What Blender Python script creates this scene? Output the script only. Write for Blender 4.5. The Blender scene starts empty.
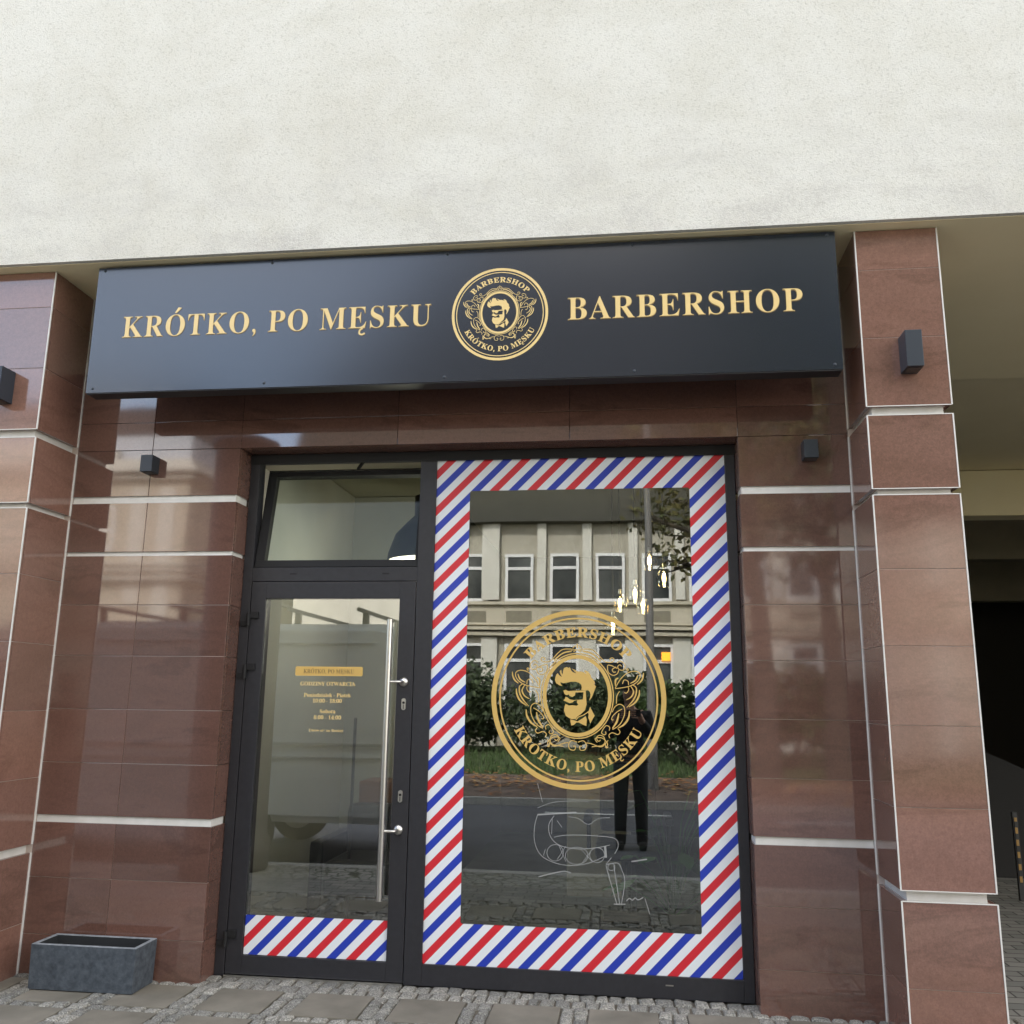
import bpy, bmesh, math, random
from mathutils import Vector, Matrix
from mathutils.geometry import tessellate_polygon
random.seed(7)
S = bpy.context.scene
COL = S.collection
PI = math.pi

# ------------------------------------------------------------------ camera
f, ya, pi_, ro = 896.6, 0.12784, 0.20518, 0.01287
CAM = Vector((0.60464, -4.88775, 1.49228))
F = Vector((-math.sin(ya)*math.cos(pi_), math.cos(ya)*math.cos(pi_), math.sin(pi_)))
r0 = Vector((math.cos(ya), math.sin(ya), 0)); u0 = r0.cross(F)
R = r0*math.cos(ro) + u0*math.sin(ro); U = -r0*math.sin(ro) + u0*math.cos(ro)
cd = bpy.data.cameras.new('camera'); co = bpy.data.objects.new('camera', cd); COL.objects.link(co)
co.matrix_world = Matrix(((R.x, U.x, -F.x, CAM.x), (R.y, U.y, -F.y, CAM.y), (R.z, U.z, -F.z, CAM.z), (0, 0, 0, 1)))
cd.sensor_width = 36; cd.lens = f/1024*36; cd.clip_start = 0.05; cd.clip_end = 500
S.camera = co

# ------------------------------------------------------------------ materials
def mat(name, col, rough=.5, metal=0, spec=.5, ior=1.5, **kw):
    m = bpy.data.materials.new(name); m.use_nodes = True
    b = m.node_tree.nodes['Principled BSDF']
    b.inputs['Base Color'].default_value = (*col, 1)
    b.inputs['Roughness'].default_value = rough
    b.inputs['Metallic'].default_value = metal
    b.inputs['Specular IOR Level'].default_value = spec
    b.inputs['IOR'].default_value = ior
    for k, v in kw.items():
        b.inputs[k.replace('_', ' ')].default_value = v
    return m
def N(m, t, **kw):
    n = m.node_tree.nodes.new(t)
    for k, v in kw.items():
        if k in n.inputs: n.inputs[k].default_value = v
        else: setattr(n, k, v)
    return n
def LK(m, a, b): m.node_tree.links.new(a, b)
def BS(m): return m.node_tree.nodes['Principled BSDF']
def ramp(m, src, stops):
    r = N(m, 'ShaderNodeValToRGB'); e = r.color_ramp.elements
    while len(e) < len(stops): e.new(.5)
    for k, (p, c) in enumerate(stops):
        e[k].position = p; e[k].color = (*c, 1) if len(c) == 3 else c
    LK(m, src, r.inputs[0]); return r
def coords(m, scale=(1, 1, 1), kind='Object', rot=(0, 0, 0)):
    t = N(m, 'ShaderNodeTexCoord'); mp = N(m, 'ShaderNodeMapping')
    mp.inputs['Scale'].default_value = scale; mp.inputs['Rotation'].default_value = rot
    LK(m, t.outputs[kind], mp.inputs[0]); return mp.outputs[0]
def noise(m, vec, scale, detail=4, rough=.55, dist=0):
    n = N(m, 'ShaderNodeTexNoise'); n.inputs['Scale'].default_value = scale
    n.inputs['Detail'].default_value = detail; n.inputs['Roughness'].default_value = rough
    n.inputs['Distortion'].default_value = dist
    LK(m, vec, n.inputs['Vector']); return n.outputs['Fac']
def mixc(m, fac, a, b, mode='MIX'):
    x = N(m, 'ShaderNodeMix', data_type='RGBA', blend_type=mode)
    for s, v in ((0, fac), (6, a), (7, b)):
        if hasattr(v, 'links'): LK(m, v, x.inputs[s])
        else: x.inputs[s].default_value = v if s == 0 else (*v, 1)
    return x.outputs[2]
def bump(m, h, strength=.2, dist=.01):
    b = N(m, 'ShaderNodeBump'); b.inputs['Strength'].default_value = strength
    b.inputs['Distance'].default_value = dist
    LK(m, h, b.inputs['Height']); LK(m, b.outputs[0], BS(m).inputs['Normal']); return b

def noisy(name, c1, c2, scale=3, rough=.8, bscale=None, bstr=.2, bdist=.01, **kw):
    m = mat(name, c1, rough, **kw); v = coords(m)
    n = noise(m, v, scale, 6)
    LK(m, ramp(m, n, [(.3, c1), (.7, c2)]).outputs[0], BS(m).inputs['Base Color'])
    if bscale: bump(m, noise(m, v, bscale, 4), bstr, bdist)
    return m

# rough pale stucco with faint grime
stucco = mat('stucco', (.7, .7, .66), .95, spec=.2)
v = coords(stucco)
big = noise(stucco, v, .55, 6, .6); mid = noise(stucco, v, 3.2, 7, .62, .5); fine = noise(stucco, v, 150, 3, .7); spk = noise(stucco, v, 75, 4, .75)
c = ramp(stucco, big, [(.34, (.67, .655, .59)), (.56, (.71, .702, .645))]).outputs[0]
c = mixc(stucco, .55, c, ramp(stucco, mid, [(.36, (.91, .90, .87)), (.56, (1, 1, 1))]).outputs[0], 'MULTIPLY')
c = mixc(stucco, .8, c, ramp(stucco, spk, [(.34, (.74, .74, .72)), (.48, (1, 1, 1))]).outputs[0], 'MULTIPLY')
LK(stucco, c, BS(stucco).inputs['Base Color'])
gr = noise(stucco, coords(stucco, (.35, 1, 1.3)), 1.6, 7, .68, .4)
c = mixc(stucco, .45, c, ramp(stucco, gr, [(.34, (.89, .885, .86)), (.46, (1, 1, 1))]).outputs[0], 'MULTIPLY')
sz = N(stucco, 'ShaderNodeSeparateXYZ'); LK(stucco, v, sz.inputs[0])
mz = N(stucco, 'ShaderNodeMapRange'); mz.inputs['From Min'].default_value = 4.9; mz.inputs['From Max'].default_value = 3.95; LK(stucco, sz.outputs['Z'], mz.inputs['Value'])
dn = ramp(stucco, noise(stucco, coords(stucco, (1, 1, 2)), 1.9, 8, .72, .3), [(.46, (0, 0, 0)), (.66, (1, 1, 1))])
mm = N(stucco, 'ShaderNodeMath', operation='MULTIPLY'); LK(stucco, mz.outputs[0], mm.inputs[0]); LK(stucco, dn.outputs[0], mm.inputs[1])
m3 = N(stucco, 'ShaderNodeMath', operation='MULTIPLY'); LK(stucco, mm.outputs[0], m3.inputs[0]); LK(stucco, ramp(stucco, noise(stucco, v, 60, 4, .8), [(.42, (1, 1, 1)), (.6, (.25, .25, .25))]).outputs[0], m3.inputs[1])
c = mixc(stucco, m3.outputs[0], c, (.54, .525, .485))
LK(stucco, c, BS(stucco).inputs['Base Color'])
bump(stucco, fine, .9, .005)

def stone(name, c1, c2, rough=.1, ior=1.75):
    m = mat(name, c1, rough, ior=ior, spec=.8 if ior > 1.6 else .5)
    v = coords(m, (1, 1, 1)); v2 = coords(m, (.9, 1, 3.2), rot=(0, .62, 0))
    a = noise(m, v2, 1.3, 6, .62, .6); b = noise(m, v, 120, 3, .7); g = noise(m, v, 1.1, 3, .5)
    geo = N(m, 'ShaderNodeNewGeometry')
    base = ramp(m, a, [(.35, c1), (.55, c2), (.62, tuple(x*.90 for x in c1)), (.68, c2)]).outputs[0]
    base = mixc(m, .55, base, ramp(m, b, [(.3, (.72, .72, .72)), (.7, (1.15, 1.12, 1.1))]).outputs[0], 'MULTIPLY')
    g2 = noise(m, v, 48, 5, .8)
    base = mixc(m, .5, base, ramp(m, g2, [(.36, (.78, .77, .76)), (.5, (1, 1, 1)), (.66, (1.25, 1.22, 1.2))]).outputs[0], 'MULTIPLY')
    isl = ramp(m, geo.outputs['Random Per Island'], [(0, (.80, .80, .81)), (1, (1.10, 1.06, 1.05))]).outputs[0]
    base = mixc(m, 1, base, isl, 'MULTIPLY')
    LK(m, base, BS(m).inputs['Base Color'])
    LK(m, ramp(m, g, [(.3, (rough,)*3), (.75, (rough*1.8,)*3)]).outputs[0], BS(m).inputs['Roughness'])
    bump(m, noise(m, v, 3.5, 2), .05, .004)
    return m
stone_pol = stone('polished_red_stone', (.140, .076, .059), (.162, .088, .069), .035)
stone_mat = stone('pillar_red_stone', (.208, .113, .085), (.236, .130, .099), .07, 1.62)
mortar = mat('mortar', (.50, .42, .37), .9)
grout_dark = mat('dark_joint', (.07, .04, .035), .9)
white_trim = noisy('white_metal_strip', (.62, .61, .57), (.72, .71, .68), 14, .4)
soffit_m = noisy('beige_soffit_plaster', (.84, .735, .47), (.87, .77, .51), 2.2, .95, 40, .2, .004)
beige_wall = noisy('beige_plaster', (.50, .45, .33), (.55, .50, .38), 3, .95)
dark_wall = mat('dark_passage_plaster', (.035, .03, .024), .95)  # near-black walls: the passage's darkness is put into the plaster colour
frame_m = noisy('anthracite_aluminium', (.018, .018, .022), (.024, .024, .029), 30, .45)
frame_blk = mat('black_gasket', (.006, .006, .007), .7)
steel = mat('brushed_steel', (.62, .61, .58), .28, 1)
sign_m = mat('satin_black_panel', (.006, .011, .022), .20, ior=1.6, spec=.8)
bump(sign_m, noise(sign_m, coords(sign_m, (1, 1, 1)), 1.4, 2), .04, .02)
sign_side = mat('black_sign_return', (.01, .01, .012), .5)
gold_sign = mat('pale_gold_lettering', (.76, .57, .25), .26)
gold_edge = mat('brown_gold_edge', (.22, .14, .05), .5)
gold_glass = mat('gold_vinyl', (.62, .41, .12), .4)
lamp_m = mat('graphite_lamp_housing', (.020, .028, .040), .35)
lamp_dark = mat('lamp_lens', (.02, .02, .02), .3)

def glass_mat(name, refl, tint=(1, 1, 1), trans=.9, ior=1.5):
    m = bpy.data.materials.new(name); m.use_nodes = True; nt = m.node_tree; nt.nodes.clear()
    out = N(m, 'ShaderNodeOutputMaterial'); mx = N(m, 'ShaderNodeMixShader')
    tr = N(m, 'ShaderNodeBsdfTransparent'); gl = N(m, 'ShaderNodeBsdfGlossy')
    tr.inputs[0].default_value = (tint[0]*trans, tint[1]*trans, tint[2]*trans, 1)
    gl.inputs['Roughness'].default_value = 0.0; gl.inputs[0].default_value = (.97, .98, 1, 1)
    fr = N(m, 'ShaderNodeFresnel'); fr.inputs[0].default_value = ior
    ad = N(m, 'ShaderNodeMath', operation='ADD'); ad.inputs[1].default_value = refl
    LK(m, fr.outputs[0], ad.inputs[0]); LK(m, ad.outputs[0], mx.inputs[0])
    LK(m, tr.outputs[0], mx.inputs[1]); LK(m, gl.outputs[0], mx.inputs[2]); LK(m, mx.outputs[0], out.inputs[0])
    nb = N(m, 'ShaderNodeBump'); nb.inputs['Strength'].default_value = .02; nb.inputs['Distance'].default_value = .01
    LK(m, noise(m, coords(m), 2.2, 1), nb.inputs['Height']); LK(m, nb.outputs[0], gl.inputs['Normal'])
    return m
glass = glass_mat('coated_window_glass', .10, (.93, 1, .95), .80)
glass_door = glass_mat('coated_door_glass', .14, (.97, 1, .96), .9)
glass_tr = glass_mat('transom_glass', .0, (.95, 1, .94), .95, 1.25)
def stripes(name, phase, per):
    m = mat(name, (.8, .8, .8), .35); t = N(m, 'ShaderNodeTexCoord'); sx = N(m, 'ShaderNodeSeparateXYZ')
    LK(m, t.outputs['Object'], sx.inputs[0])
    a = N(m, 'ShaderNodeMath', operation='SUBTRACT'); LK(m, sx.outputs['Z'], a.inputs[0]); LK(m, sx.outputs['X'], a.inputs[1])
    b = N(m, 'ShaderNodeMath', operation='SUBTRACT'); LK(m, a.outputs[0], b.inputs[0]); b.inputs[1].default_value = phase-per/8
    d = N(m, 'ShaderNodeMath', operation='DIVIDE'); LK(m, b.outputs[0], d.inputs[0]); d.inputs[1].default_value = per
    e = N(m, 'ShaderNodeMath', operation='FRACT'); LK(m, d.outputs[0], e.inputs[0])
    r = ramp(m, e.outputs[0], [(0, (.60, .022, .035)), (.25, (.74, .77, .80)), (.5, (.018, .045, .40)), (.74, (.74, .77, .80))])
    r.color_ramp.interpolation = 'CONSTANT'
    r.color_ramp.elements[0].color = (.60, .022, .035, 1)
    LK(m, r.outputs[0], BS(m).inputs['Base Color']); return m
PER = .2217
stripe_w = stripes('barber_stripes_window', 3.28, PER)
stripe_d = stripes('barber_stripes_door', 1.441, PER)

# ------------------------------------------------------------------ geometry helpers
class MB:
    def __init__(s): s.v = []; s.f = []; s.mi = []; s.sm = []
    def add(s, vs, fs, mi=0, sm=False):
        o = len(s.v); s.v += [tuple(p) for p in vs]
        for q in fs: s.f.append([i+o for i in q]); s.mi.append(mi); s.sm.append(sm)
    def box(s, a, b, mi=0, bev=0):
        x0, y0, z0 = [min(p, q) for p, q in zip(a, b)]; x1, y1, z1 = [max(p, q) for p, q in zip(a, b)]
        if bev:
            bm = bmesh.new(); bmesh.ops.create_cube(bm, size=1)
            for w in bm.verts: w.co = Vector((x0+(w.co.x+.5)*(x1-x0), y0+(w.co.y+.5)*(y1-y0), z0+(w.co.z+.5)*(z1-z0)))
            bmesh.ops.bevel(bm, geom=bm.edges[:], offset=bev, segments=2, affect='EDGES', profile=.6)
            bm.verts.index_update(); s.add([w.co for w in bm.verts], [[w.index for w in q.verts] for q in bm.faces], mi); bm.free(); return
        s.add([(x0,y0,z0),(x1,y0,z0),(x1,y1,z0),(x0,y1,z0),(x0,y0,z1),(x1,y0,z1),(x1,y1,z1),(x0,y1,z1)],
              [(0,3,2,1),(4,5,6,7),(0,1,5,4),(1,2,6,5),(2,3,7,6),(3,0,4,7)], mi)
    def tube(s, pts, r, n=10, mi=0, cap=True, radii=None):
        pts = [Vector(p) for p in pts]; rings = []
        up = None
        for i, p in enumerate(pts):
            d = (pts[min(i+1, len(pts)-1)]-pts[max(i-1, 0)])
            if d.length < 1e-9: d = Vector((0, 0, 1))
            d.normalize()
            if up is None:
                up = Vector((0, 0, 1)) if abs(d.z) < .9 else Vector((1, 0, 0))
            a = d.cross(up); a.normalize(); b = a.cross(d); up = b
            rr = radii[i] if radii else r
            rings.append([p+a*math.cos(2*PI*k/n)*rr+b*math.sin(2*PI*k/n)*rr for k in range(n)])
        vs = [q for ring in rings for q in ring]; fs = []
        for i in range(len(rings)-1):
            for k in range(n):
                fs.append((i*n+k, i*n+(k+1) % n, (i+1)*n+(k+1) % n, (i+1)*n+k))
        s.add(vs, fs, mi, True)
        if cap:
            s.add(rings[0], [list(range(n))[::-1]], mi); s.add(rings[-1], [list(range(n))], mi)
    def lathe(s, c, prof, n=24, mi=0, axis='z'):
        vs = []
        for r, h in prof:
            for k in range(n):
                a = 2*PI*k/n
                p = (r*math.cos(a), r*math.sin(a), h)
                if axis == 'y': p = (p[0], p[2], p[1])
                if axis == 'x': p = (p[2], p[0], p[1])
                vs.append((c[0]+p[0], c[1]+p[1], c[2]+p[2]))
        fs = []
        for i in range(len(prof)-1):
            for k in range(n): fs.append((i*n+k, i*n+(k+1) % n, (i+1)*n+(k+1) % n, (i+1)*n+k))
        s.add(vs, fs, mi, True)
    def build(s, name, mats, parent=None, smooth=False):
        me = bpy.data.meshes.new(name); me.from_pydata(s.v, [], s.f)
        for m in (mats if isinstance(mats, (list, tuple)) else [mats]): me.materials.append(m)
        me.polygons.foreach_set('material_index', s.mi)
        me.polygons.foreach_set('use_smooth', [bool(a or smooth) for a in s.sm]); me.update()
        bm = bmesh.new(); bm.from_mesh(me); bmesh.ops.recalc_face_normals(bm, faces=bm.faces[:]) if len(bm.faces) < 6000 else None
        bm.to_mesh(me); bm.free()
        o = bpy.data.objects.new(name, me); COL.objects.link(o)
        if parent is not None: setp(o, parent)
        return o
def setp(o, parent):
    o.parent = parent
    bpy.context.view_layer.update()
    o.matrix_parent_inverse = parent.matrix_world.inverted()
def tag(o, label=None, cat=None, group=None, kind=None):
    for k, v in (('label', label), ('category', cat), ('group', group), ('kind', kind)):
        if v: o[k] = v
    return o
def thing(name, label, cat, loc=(0, 0, 0), group=None):
    o = bpy.data.objects.new(name, None); COL.objects.link(o); o.location = loc; o.empty_display_size = .2
    return tag(o, label, cat, group)
def struct(o): o['kind'] = 'structure'; return o
def simple(name, mats, boxes, parent=None, bev=0):
    m = MB()
    for b in boxes: m.box(b[0], b[1], b[2] if len(b) > 2 else 0, bev)
    return m.build(name, mats, parent)
def ccopy(o, parent=None, off=(0, 0, 0)):
    c = o.copy(); COL.objects.link(c)
    if parent is None: c.location = Vector(o.location)+Vector(off)
    else: c.parent = parent
    for ch in [k for k in bpy.data.objects if k.parent == o]: ccopy(ch, c)
    return c

# flat artwork on a vertical plane: polygons and strokes in (x, z)
class Flat:
    def __init__(s): s.v = []; s.f = []; s.L = {}; s.k = 0
    def mark(s, o): s.k += 1; s.L.update({i: s.k for i in range(o, len(s.v))})
    def poly(s, pts):
        tri = tessellate_polygon([[Vector((p[0], p[1], 0)) for p in pts]]); o = len(s.v); s.v += [tuple(p[:2]) for p in pts]
        s.f += [[a+o for a in t] for t in tri]; s.mark(o)
    def quads(s, A, B):
        o = len(s.v); n = len(A); s.v += [tuple(p) for p in A]+[tuple(p) for p in B]
        s.f += [[o+i, o+i+1, o+n+i+1, o+n+i] for i in range(n-1)]; s.mark(o)
    def stroke(s, pts, w, smooth=True, taper=False, closed=False):
        P = [Vector((p[0], p[1])) for p in pts]
        if smooth and len(P) > 2:
            Q = []
            n = len(P)
            for i in range(n-1 if not closed else n):
                if closed: p0, p1, p2, p3 = P[i-1], P[i], P[(i+1) % n], P[(i+2) % n]
                else: p0, p1, p2, p3 = P[max(i-1, 0)], P[i], P[i+1], P[min(i+2, n-1)]
                for k in range(5):
                    t = k/5
                    Q.append(.5*((2*p1)+(p2-p0)*t+(2*p0-5*p1+4*p2-p3)*t*t+(3*p1-p0-3*p2+p3)*t**3))
            Q.append(P[0] if closed else P[-1]); P = Q
        A = []; B = []; n = len(P)
        for i in range(n):
            d = P[min(i+1, n-1)]-P[max(i-1, 0)]
            if closed and i in (0, n-1): d = P[1]-P[-2]
            if d.length < 1e-9: d = Vector((1, 0))
            d.normalize(); nn = Vector((-d.y, d.x)); ww = w/2
            if taper: ww *= .35+.65*math.sin(PI*min(max((i+.5)/n, 0), 1))
            A.append(P[i]+nn*ww); B.append(P[i]-nn*ww)
        s.quads(A, B)
    def ring(s, c, rx, ry, w, n=96):
        A = [(c[0]+(rx+w/2)*math.cos(2*PI*k/n), c[1]+(ry+w/2)*math.sin(2*PI*k/n)) for k in range(n+1)]
        B = [(c[0]+(rx-w/2)*math.cos(2*PI*k/n), c[1]+(ry-w/2)*math.sin(2*PI*k/n)) for k in range(n+1)]
        s.quads(A, B)
    def merge(s, o, fn=lambda p: p):
        b = len(s.v); s.v += [tuple(fn(p)) for p in o.v]; s.f += [[i+b for i in q] for q in o.f]; s.k += 1
        s.L.update({i+b: s.k+o.L.get(i, 0) for i in range(len(o.v))}); s.k += o.k
    def build(s, name, m, parent, y, t=.0015, fn=lambda p: p, yfn=None):
        """thin sheet of thickness t whose back lies on plane y"""
        vs = []; n = len(s.v)
        for n_, p in enumerate(s.v):
            q = fn(p); yy = y if yfn is None else yfn(q[1]); vs.append((q[0], yy-t-s.L.get(n_, 0)*1e-5, q[1]))
        me = bpy.data.meshes.new(name); me.from_pydata(vs, [], s.f); me.update()
        bm = bmesh.new(); bm.from_mesh(me)
        for q in bm.faces:
            q.normal_update()
            if q.normal.y > 0: q.normal_flip()
        bm.to_mesh(me); bm.free()
        me.materials.append(m)
        o = bpy.data.objects.new(name, me); COL.objects.link(o); setp(o, parent); return o

def bold(s):
    o = ''
    for ch in s:
        ch = {'Ó': 'O', 'Ę': 'E', 'ą': 'a', 'ł': 'l'}.get(ch, ch)
        if 'A' <= ch <= 'Z': o += chr(0x1D400+ord(ch)-65)
        elif 'a' <= ch <= 'z': o += chr(0x1D41A+ord(ch)-97)
        elif '0' <= ch <= '9': o += chr(0x1D7CE+ord(ch)-48)
        else: o += ch
    return o
def raw_text(s, off=0, sp=1.0):
    c = bpy.data.curves.new('t', 'FONT'); c.body = s; c.resolution_u = 4; c.offset = off; c.space_character = sp
    c.fill_mode = 'FRONT'
    o = bpy.data.objects.new('t', c); COL.objects.link(o); bpy.context.view_layer.update()
    me = o.evaluated_get(bpy.context.evaluated_depsgraph_get()).to_mesh()
    V = [(p.co.x, p.co.y) for p in me.vertices]; Fc = [list(p.vertices) for p in me.polygons]
    bpy.data.objects.remove(o); bpy.data.curves.remove(c); return V, Fc
def text(s, off=.008, sp=1.0):
    """serif lettering, cap height normalised to 1, x from 0"""
    V, Fc = raw_text(bold(s), off, sp)
    H, _ = raw_text(bold('H'), off); h = max(p[1] for p in H); x0 = min(p[0] for p in V)
    fl = Flat(); fl.v = list(V); fl.f = Fc
    for i, ch in enumerate(s):
        if ch in 'ÓĘ':
            pre, _ = raw_text(bold(s[:i+1]), off, sp); one, _ = raw_text(bold(ch), off)
            xr = max(p[0] for p in pre); w = max(p[0] for p in one)-min(p[0] for p in one)
            if ch == 'Ó':
                cx = xr-w/2; fl.poly([(cx-.05, h*1.1), (cx+.06, h*1.36), (cx+.19, h*1.33), (cx+.01, h*1.08)])
            else:
                cx = xr-w*.28; fl.stroke([(cx+.06, 0), (cx-.04, -.07), (cx-.04, -.17), (cx+.05, -.2), (cx+.14, -.16)], .055)
    fl.v = [((p[0]-x0)/h, p[1]/h) for p in fl.v]
    return fl
def arc_text(s, rbase, cap, span, top, off=.008, sp=1.0):
    t = text(s, off, sp); w = max(p[0] for p in t.v); k = span/w
    def fn(p):
        a = (p[0]-w/2)*k
        if top:
            r = rbase+p[1]*cap; th = PI/2-a
        else:
            r = rbase-p[1]*cap; th = -PI/2+a
        return (r*math.cos(th), r*math.sin(th))
    o = Flat(); o.merge(t, fn); return o

# barbershop roundel in unit-radius coordinates, drawn from its own strokes
def roundel():
    E = Flat()
    E.ring((0, 0), .972, .985, .056); E.ring((0, 0), .90, .915, .018)
    E.merge(arc_text('BARBERSHOP', .70, .112, math.radians(102), True, .012, 1.14))
    E.merge(arc_text('KRÓTKO, PO MĘSKU', .815, .112, math.radians(127), False, .008, 1.06))
    def h(p, ox, oy, s):   # 10.24x crop of the badge, etc. -> unit
        return ((ox+p[0]/s-578.2)/88.2, -(oy+p[1]/s-699.8)/89.3)
    a = lambda L: [h(p, 530, 640, 10.24) for p in L]
    b = lambda L: [h(p, 500, 650, 9.317) for p in L]
    # oval frame
    cx, cy = h((486, 585), 530, 640, 10.24)
    E.ring((cx, cy), 338/10.24/88.2, 404/10.24/89.3, .043); E.ring((cx, cy), 373/10.24/88.2, 438/10.24/89.3, .012)
    # head: hair, profile, beard, collar, bow tie
    E.poly(a([(262,395),(256,425),(268,458),(300,480),(332,488),(318,466),(312,450),(345,458),(385,452),(425,443),(470,442),(505,452),(530,472),(535,505),(528,525),(575,532),(600,528),(618,545),(625,575),(612,635),(635,605),(655,560),(668,525),(682,490),(665,470),(668,445),(655,420),(635,400),(620,360),(600,335),(575,325),(558,330),(575,345),(582,362),(560,345),(530,335),(490,335),(462,318),(430,305),(455,330),(478,355),(445,345),(425,325),(410,290),(395,300),(380,288),(350,300),(340,330),(338,370),(325,350),(322,320),(305,330),(310,360),(330,395),(300,375),(285,355),(270,370)]))
    E.poly(a([(345,535),(370,527),(395,540),(470,535),(552,531),(552,550),(470,553),(462,585),(435,600),(410,590),(398,575),(380,582),(360,575),(350,555)]))
    E.poly(a([(552,531),(576,533),(580,620),(584,675),(566,735),(525,775),(490,800),(470,825),(430,828),(400,815),(370,795),(350,740),(358,695),(366,672),(400,688),(440,685),(480,690),(500,680),(480,650),(492,640),(480,632),(455,640),(440,655),(410,665),(375,650),(343,635),(360,620),(365,600),(385,605),(410,625),(450,632),(500,628),(545,625),(552,560)]))
    E.poly(a([(620,700),(640,740),(665,790),(650,815),(620,870),(612,840),(600,810),(605,780),(598,760)]))
    E.stroke(a([(475,835),(500,805),(550,785),(612,742)]), .010)
    E.poly(a([(413,830),(450,838),(490,850),(540,820),(575,795),(585,830),(580,895),(550,885),(505,862),(480,860),(450,888),(425,893)]))
    O = Flat()
    w1, w2 = .0095, .015
    for L, w in (([(430,100),(340,105),(285,145),(240,195),(200,230),(160,238),(125,232),(108,210),(125,190),(150,200),(145,218)], w1),
                 ([(430,122),(350,140),(290,180),(245,225)], w2), ([(440,95),(470,60)], w1), ([(450,130),(480,108)], w1), ([(425,110),(486,108)], w1)):
        O.stroke(a(L), w)
    for L, w, tp in (([(350,130),(320,110),(285,130),(275,165),(295,195),(330,190),(345,165),(325,145),(308,160)], w1, 0),
                     ([(268,195),(252,182),(246,195),(260,206)], w1, 0),
                     ([(350,180),(400,155),(435,150),(440,180),(430,220),(390,245),(350,230),(335,195)], w1, 0), ([(360,165),(395,190),(385,215),(362,212)], w1, 0),
                     ([(165,330),(130,300),(110,260),(105,220)], .018, 1),
                     ([(370,370),(300,360),(220,340),(160,300),(135,250),(150,215),(200,205),(260,225),(310,270),(345,320),(370,365)], w1, 0),
                     ([(245,335),(250,300),(285,288),(302,325)], w1, 0), ([(158,240),(180,290),(230,320)], .016, 1),
                     ([(215,330),(175,360),(180,430),(215,490),(265,545)], .016, 1), ([(225,345),(200,395),(222,445),(270,475)], .016, 1), ([(145,380),(150,430),(180,490),(245,540)], .020, 1),
                     ([(250,350),(245,380),(265,410),(285,405)], w1, 0), ([(340,270),(365,290),(368,345)], .02, 1), ([(330,395),(355,440),(360,510)], w1, 0),
                     ([(400,590),(375,540),(330,515),(290,540),(285,600),(310,670),(350,720),(400,750)], w1, 0), ([(310,560),(360,590),(398,630),(405,660),(388,660)], w1, 0),
                     ([(338,600),(360,680),(400,740)], .022, 1), ([(240,575),(250,640),(290,700),(345,735)], .022, 1),
                     ([(430,760),(425,730),(455,715),(480,740),(500,780),(480,800),(460,790),(465,770)], w1, 0),
                     ([(350,740),(330,770),(350,795),(400,780),(432,800),(425,830)], w1, 0), ([(590,912),(540,905),(500,900),(470,870),(480,820),(520,805),(548,830),(530,860),(510,848)], w1, 0),
                     ([(440,850),(465,885),(458,918),(440,912)], w1, 0)):
        O.stroke(b(L), w, True, bool(tp))
    e = lambda L: [h(p, 480, 600, 5.12) for p in L]
    for L in ([(498,735),(470,728),(455,748),(462,772),(485,775),(490,757),(478,755)], [(355,762),(348,738),(375,712),(410,715),(400,735)], [(350,730),(380,757),(430,742),(455,738)]):
        O.stroke(e(L), w1)
    E.merge(O); mx = h((489, 0), 530, 640, 10.24)[0]
    E.merge(O, lambda p: (2*mx-p[0], p[1]))
    E.stroke(a([(489,45),(489,90)]), w2, False)
    return E
EMB = roundel()

# ------------------------------------------------------------------ dimensions found for the facade (metres)
PLx, PRx, PRX = -2.692, 1.8186, 2.2277
WLx, WRx = -1.6516, 1.2284
PF, ST, FR = -.39, -.4896, .1612
SOF = 3.922; OT = 2.927
GY = .176                                    # outer face of the glass
def gx(x): return CAM.x+(x-CAM.x)*(GY-CAM.y)/(FR-CAM.y)
def gz(z): return CAM.z+(z-CAM.z)*(GY-CAM.y)/(FR-CAM.y)

# ------------------------------------------------------------------ building shell (upper storeys, soffit, shop room)
bld = thing('building', 'pale stucco building above the shop with beige soffit', 'building', (0, 2, 0))
simple('upper_wall', stucco, [((-9, ST, SOF), (12, -.2, 9.5))], bld)
simple('soffit', soffit_m, [((-9, ST+.03, SOF+.001), (12, 1.97, SOF+.12))], bld).location.z -= .004
simple('rear_mass', stucco, [((-9, -.19, 4.32), (12, 11.9, 9.48))], bld)
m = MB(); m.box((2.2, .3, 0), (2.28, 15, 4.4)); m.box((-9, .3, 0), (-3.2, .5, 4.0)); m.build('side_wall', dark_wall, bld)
simple('beige_wall_band', beige_wall, [((PLx+.003, .012, 3.43), (PRx-.003, .25, SOF-.002))], bld)
# covered passage to the right
m = MB(); m.box((2.28, 1.98, 4.21), (12, 16, 4.3)); m.build('passage_ceiling', soffit_m, bld)
beam_m = noisy('dim_beam_plaster', (.20, .175, .12), (.26, .225, .15), 2, .95)  # darkened plaster for the farther beams, shade of the deep passage in the colour
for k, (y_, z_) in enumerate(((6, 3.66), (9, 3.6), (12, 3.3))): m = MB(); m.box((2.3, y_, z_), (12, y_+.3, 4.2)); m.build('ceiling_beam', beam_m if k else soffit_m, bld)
m = MB(); m.box((2.3, 15.2, 0), (12, 15.4, 4.2)); m.box((11.9, 1.5, 0), (12, 15.2, 4.2)); m.build('passage_wall', dark_wall, bld)
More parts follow.
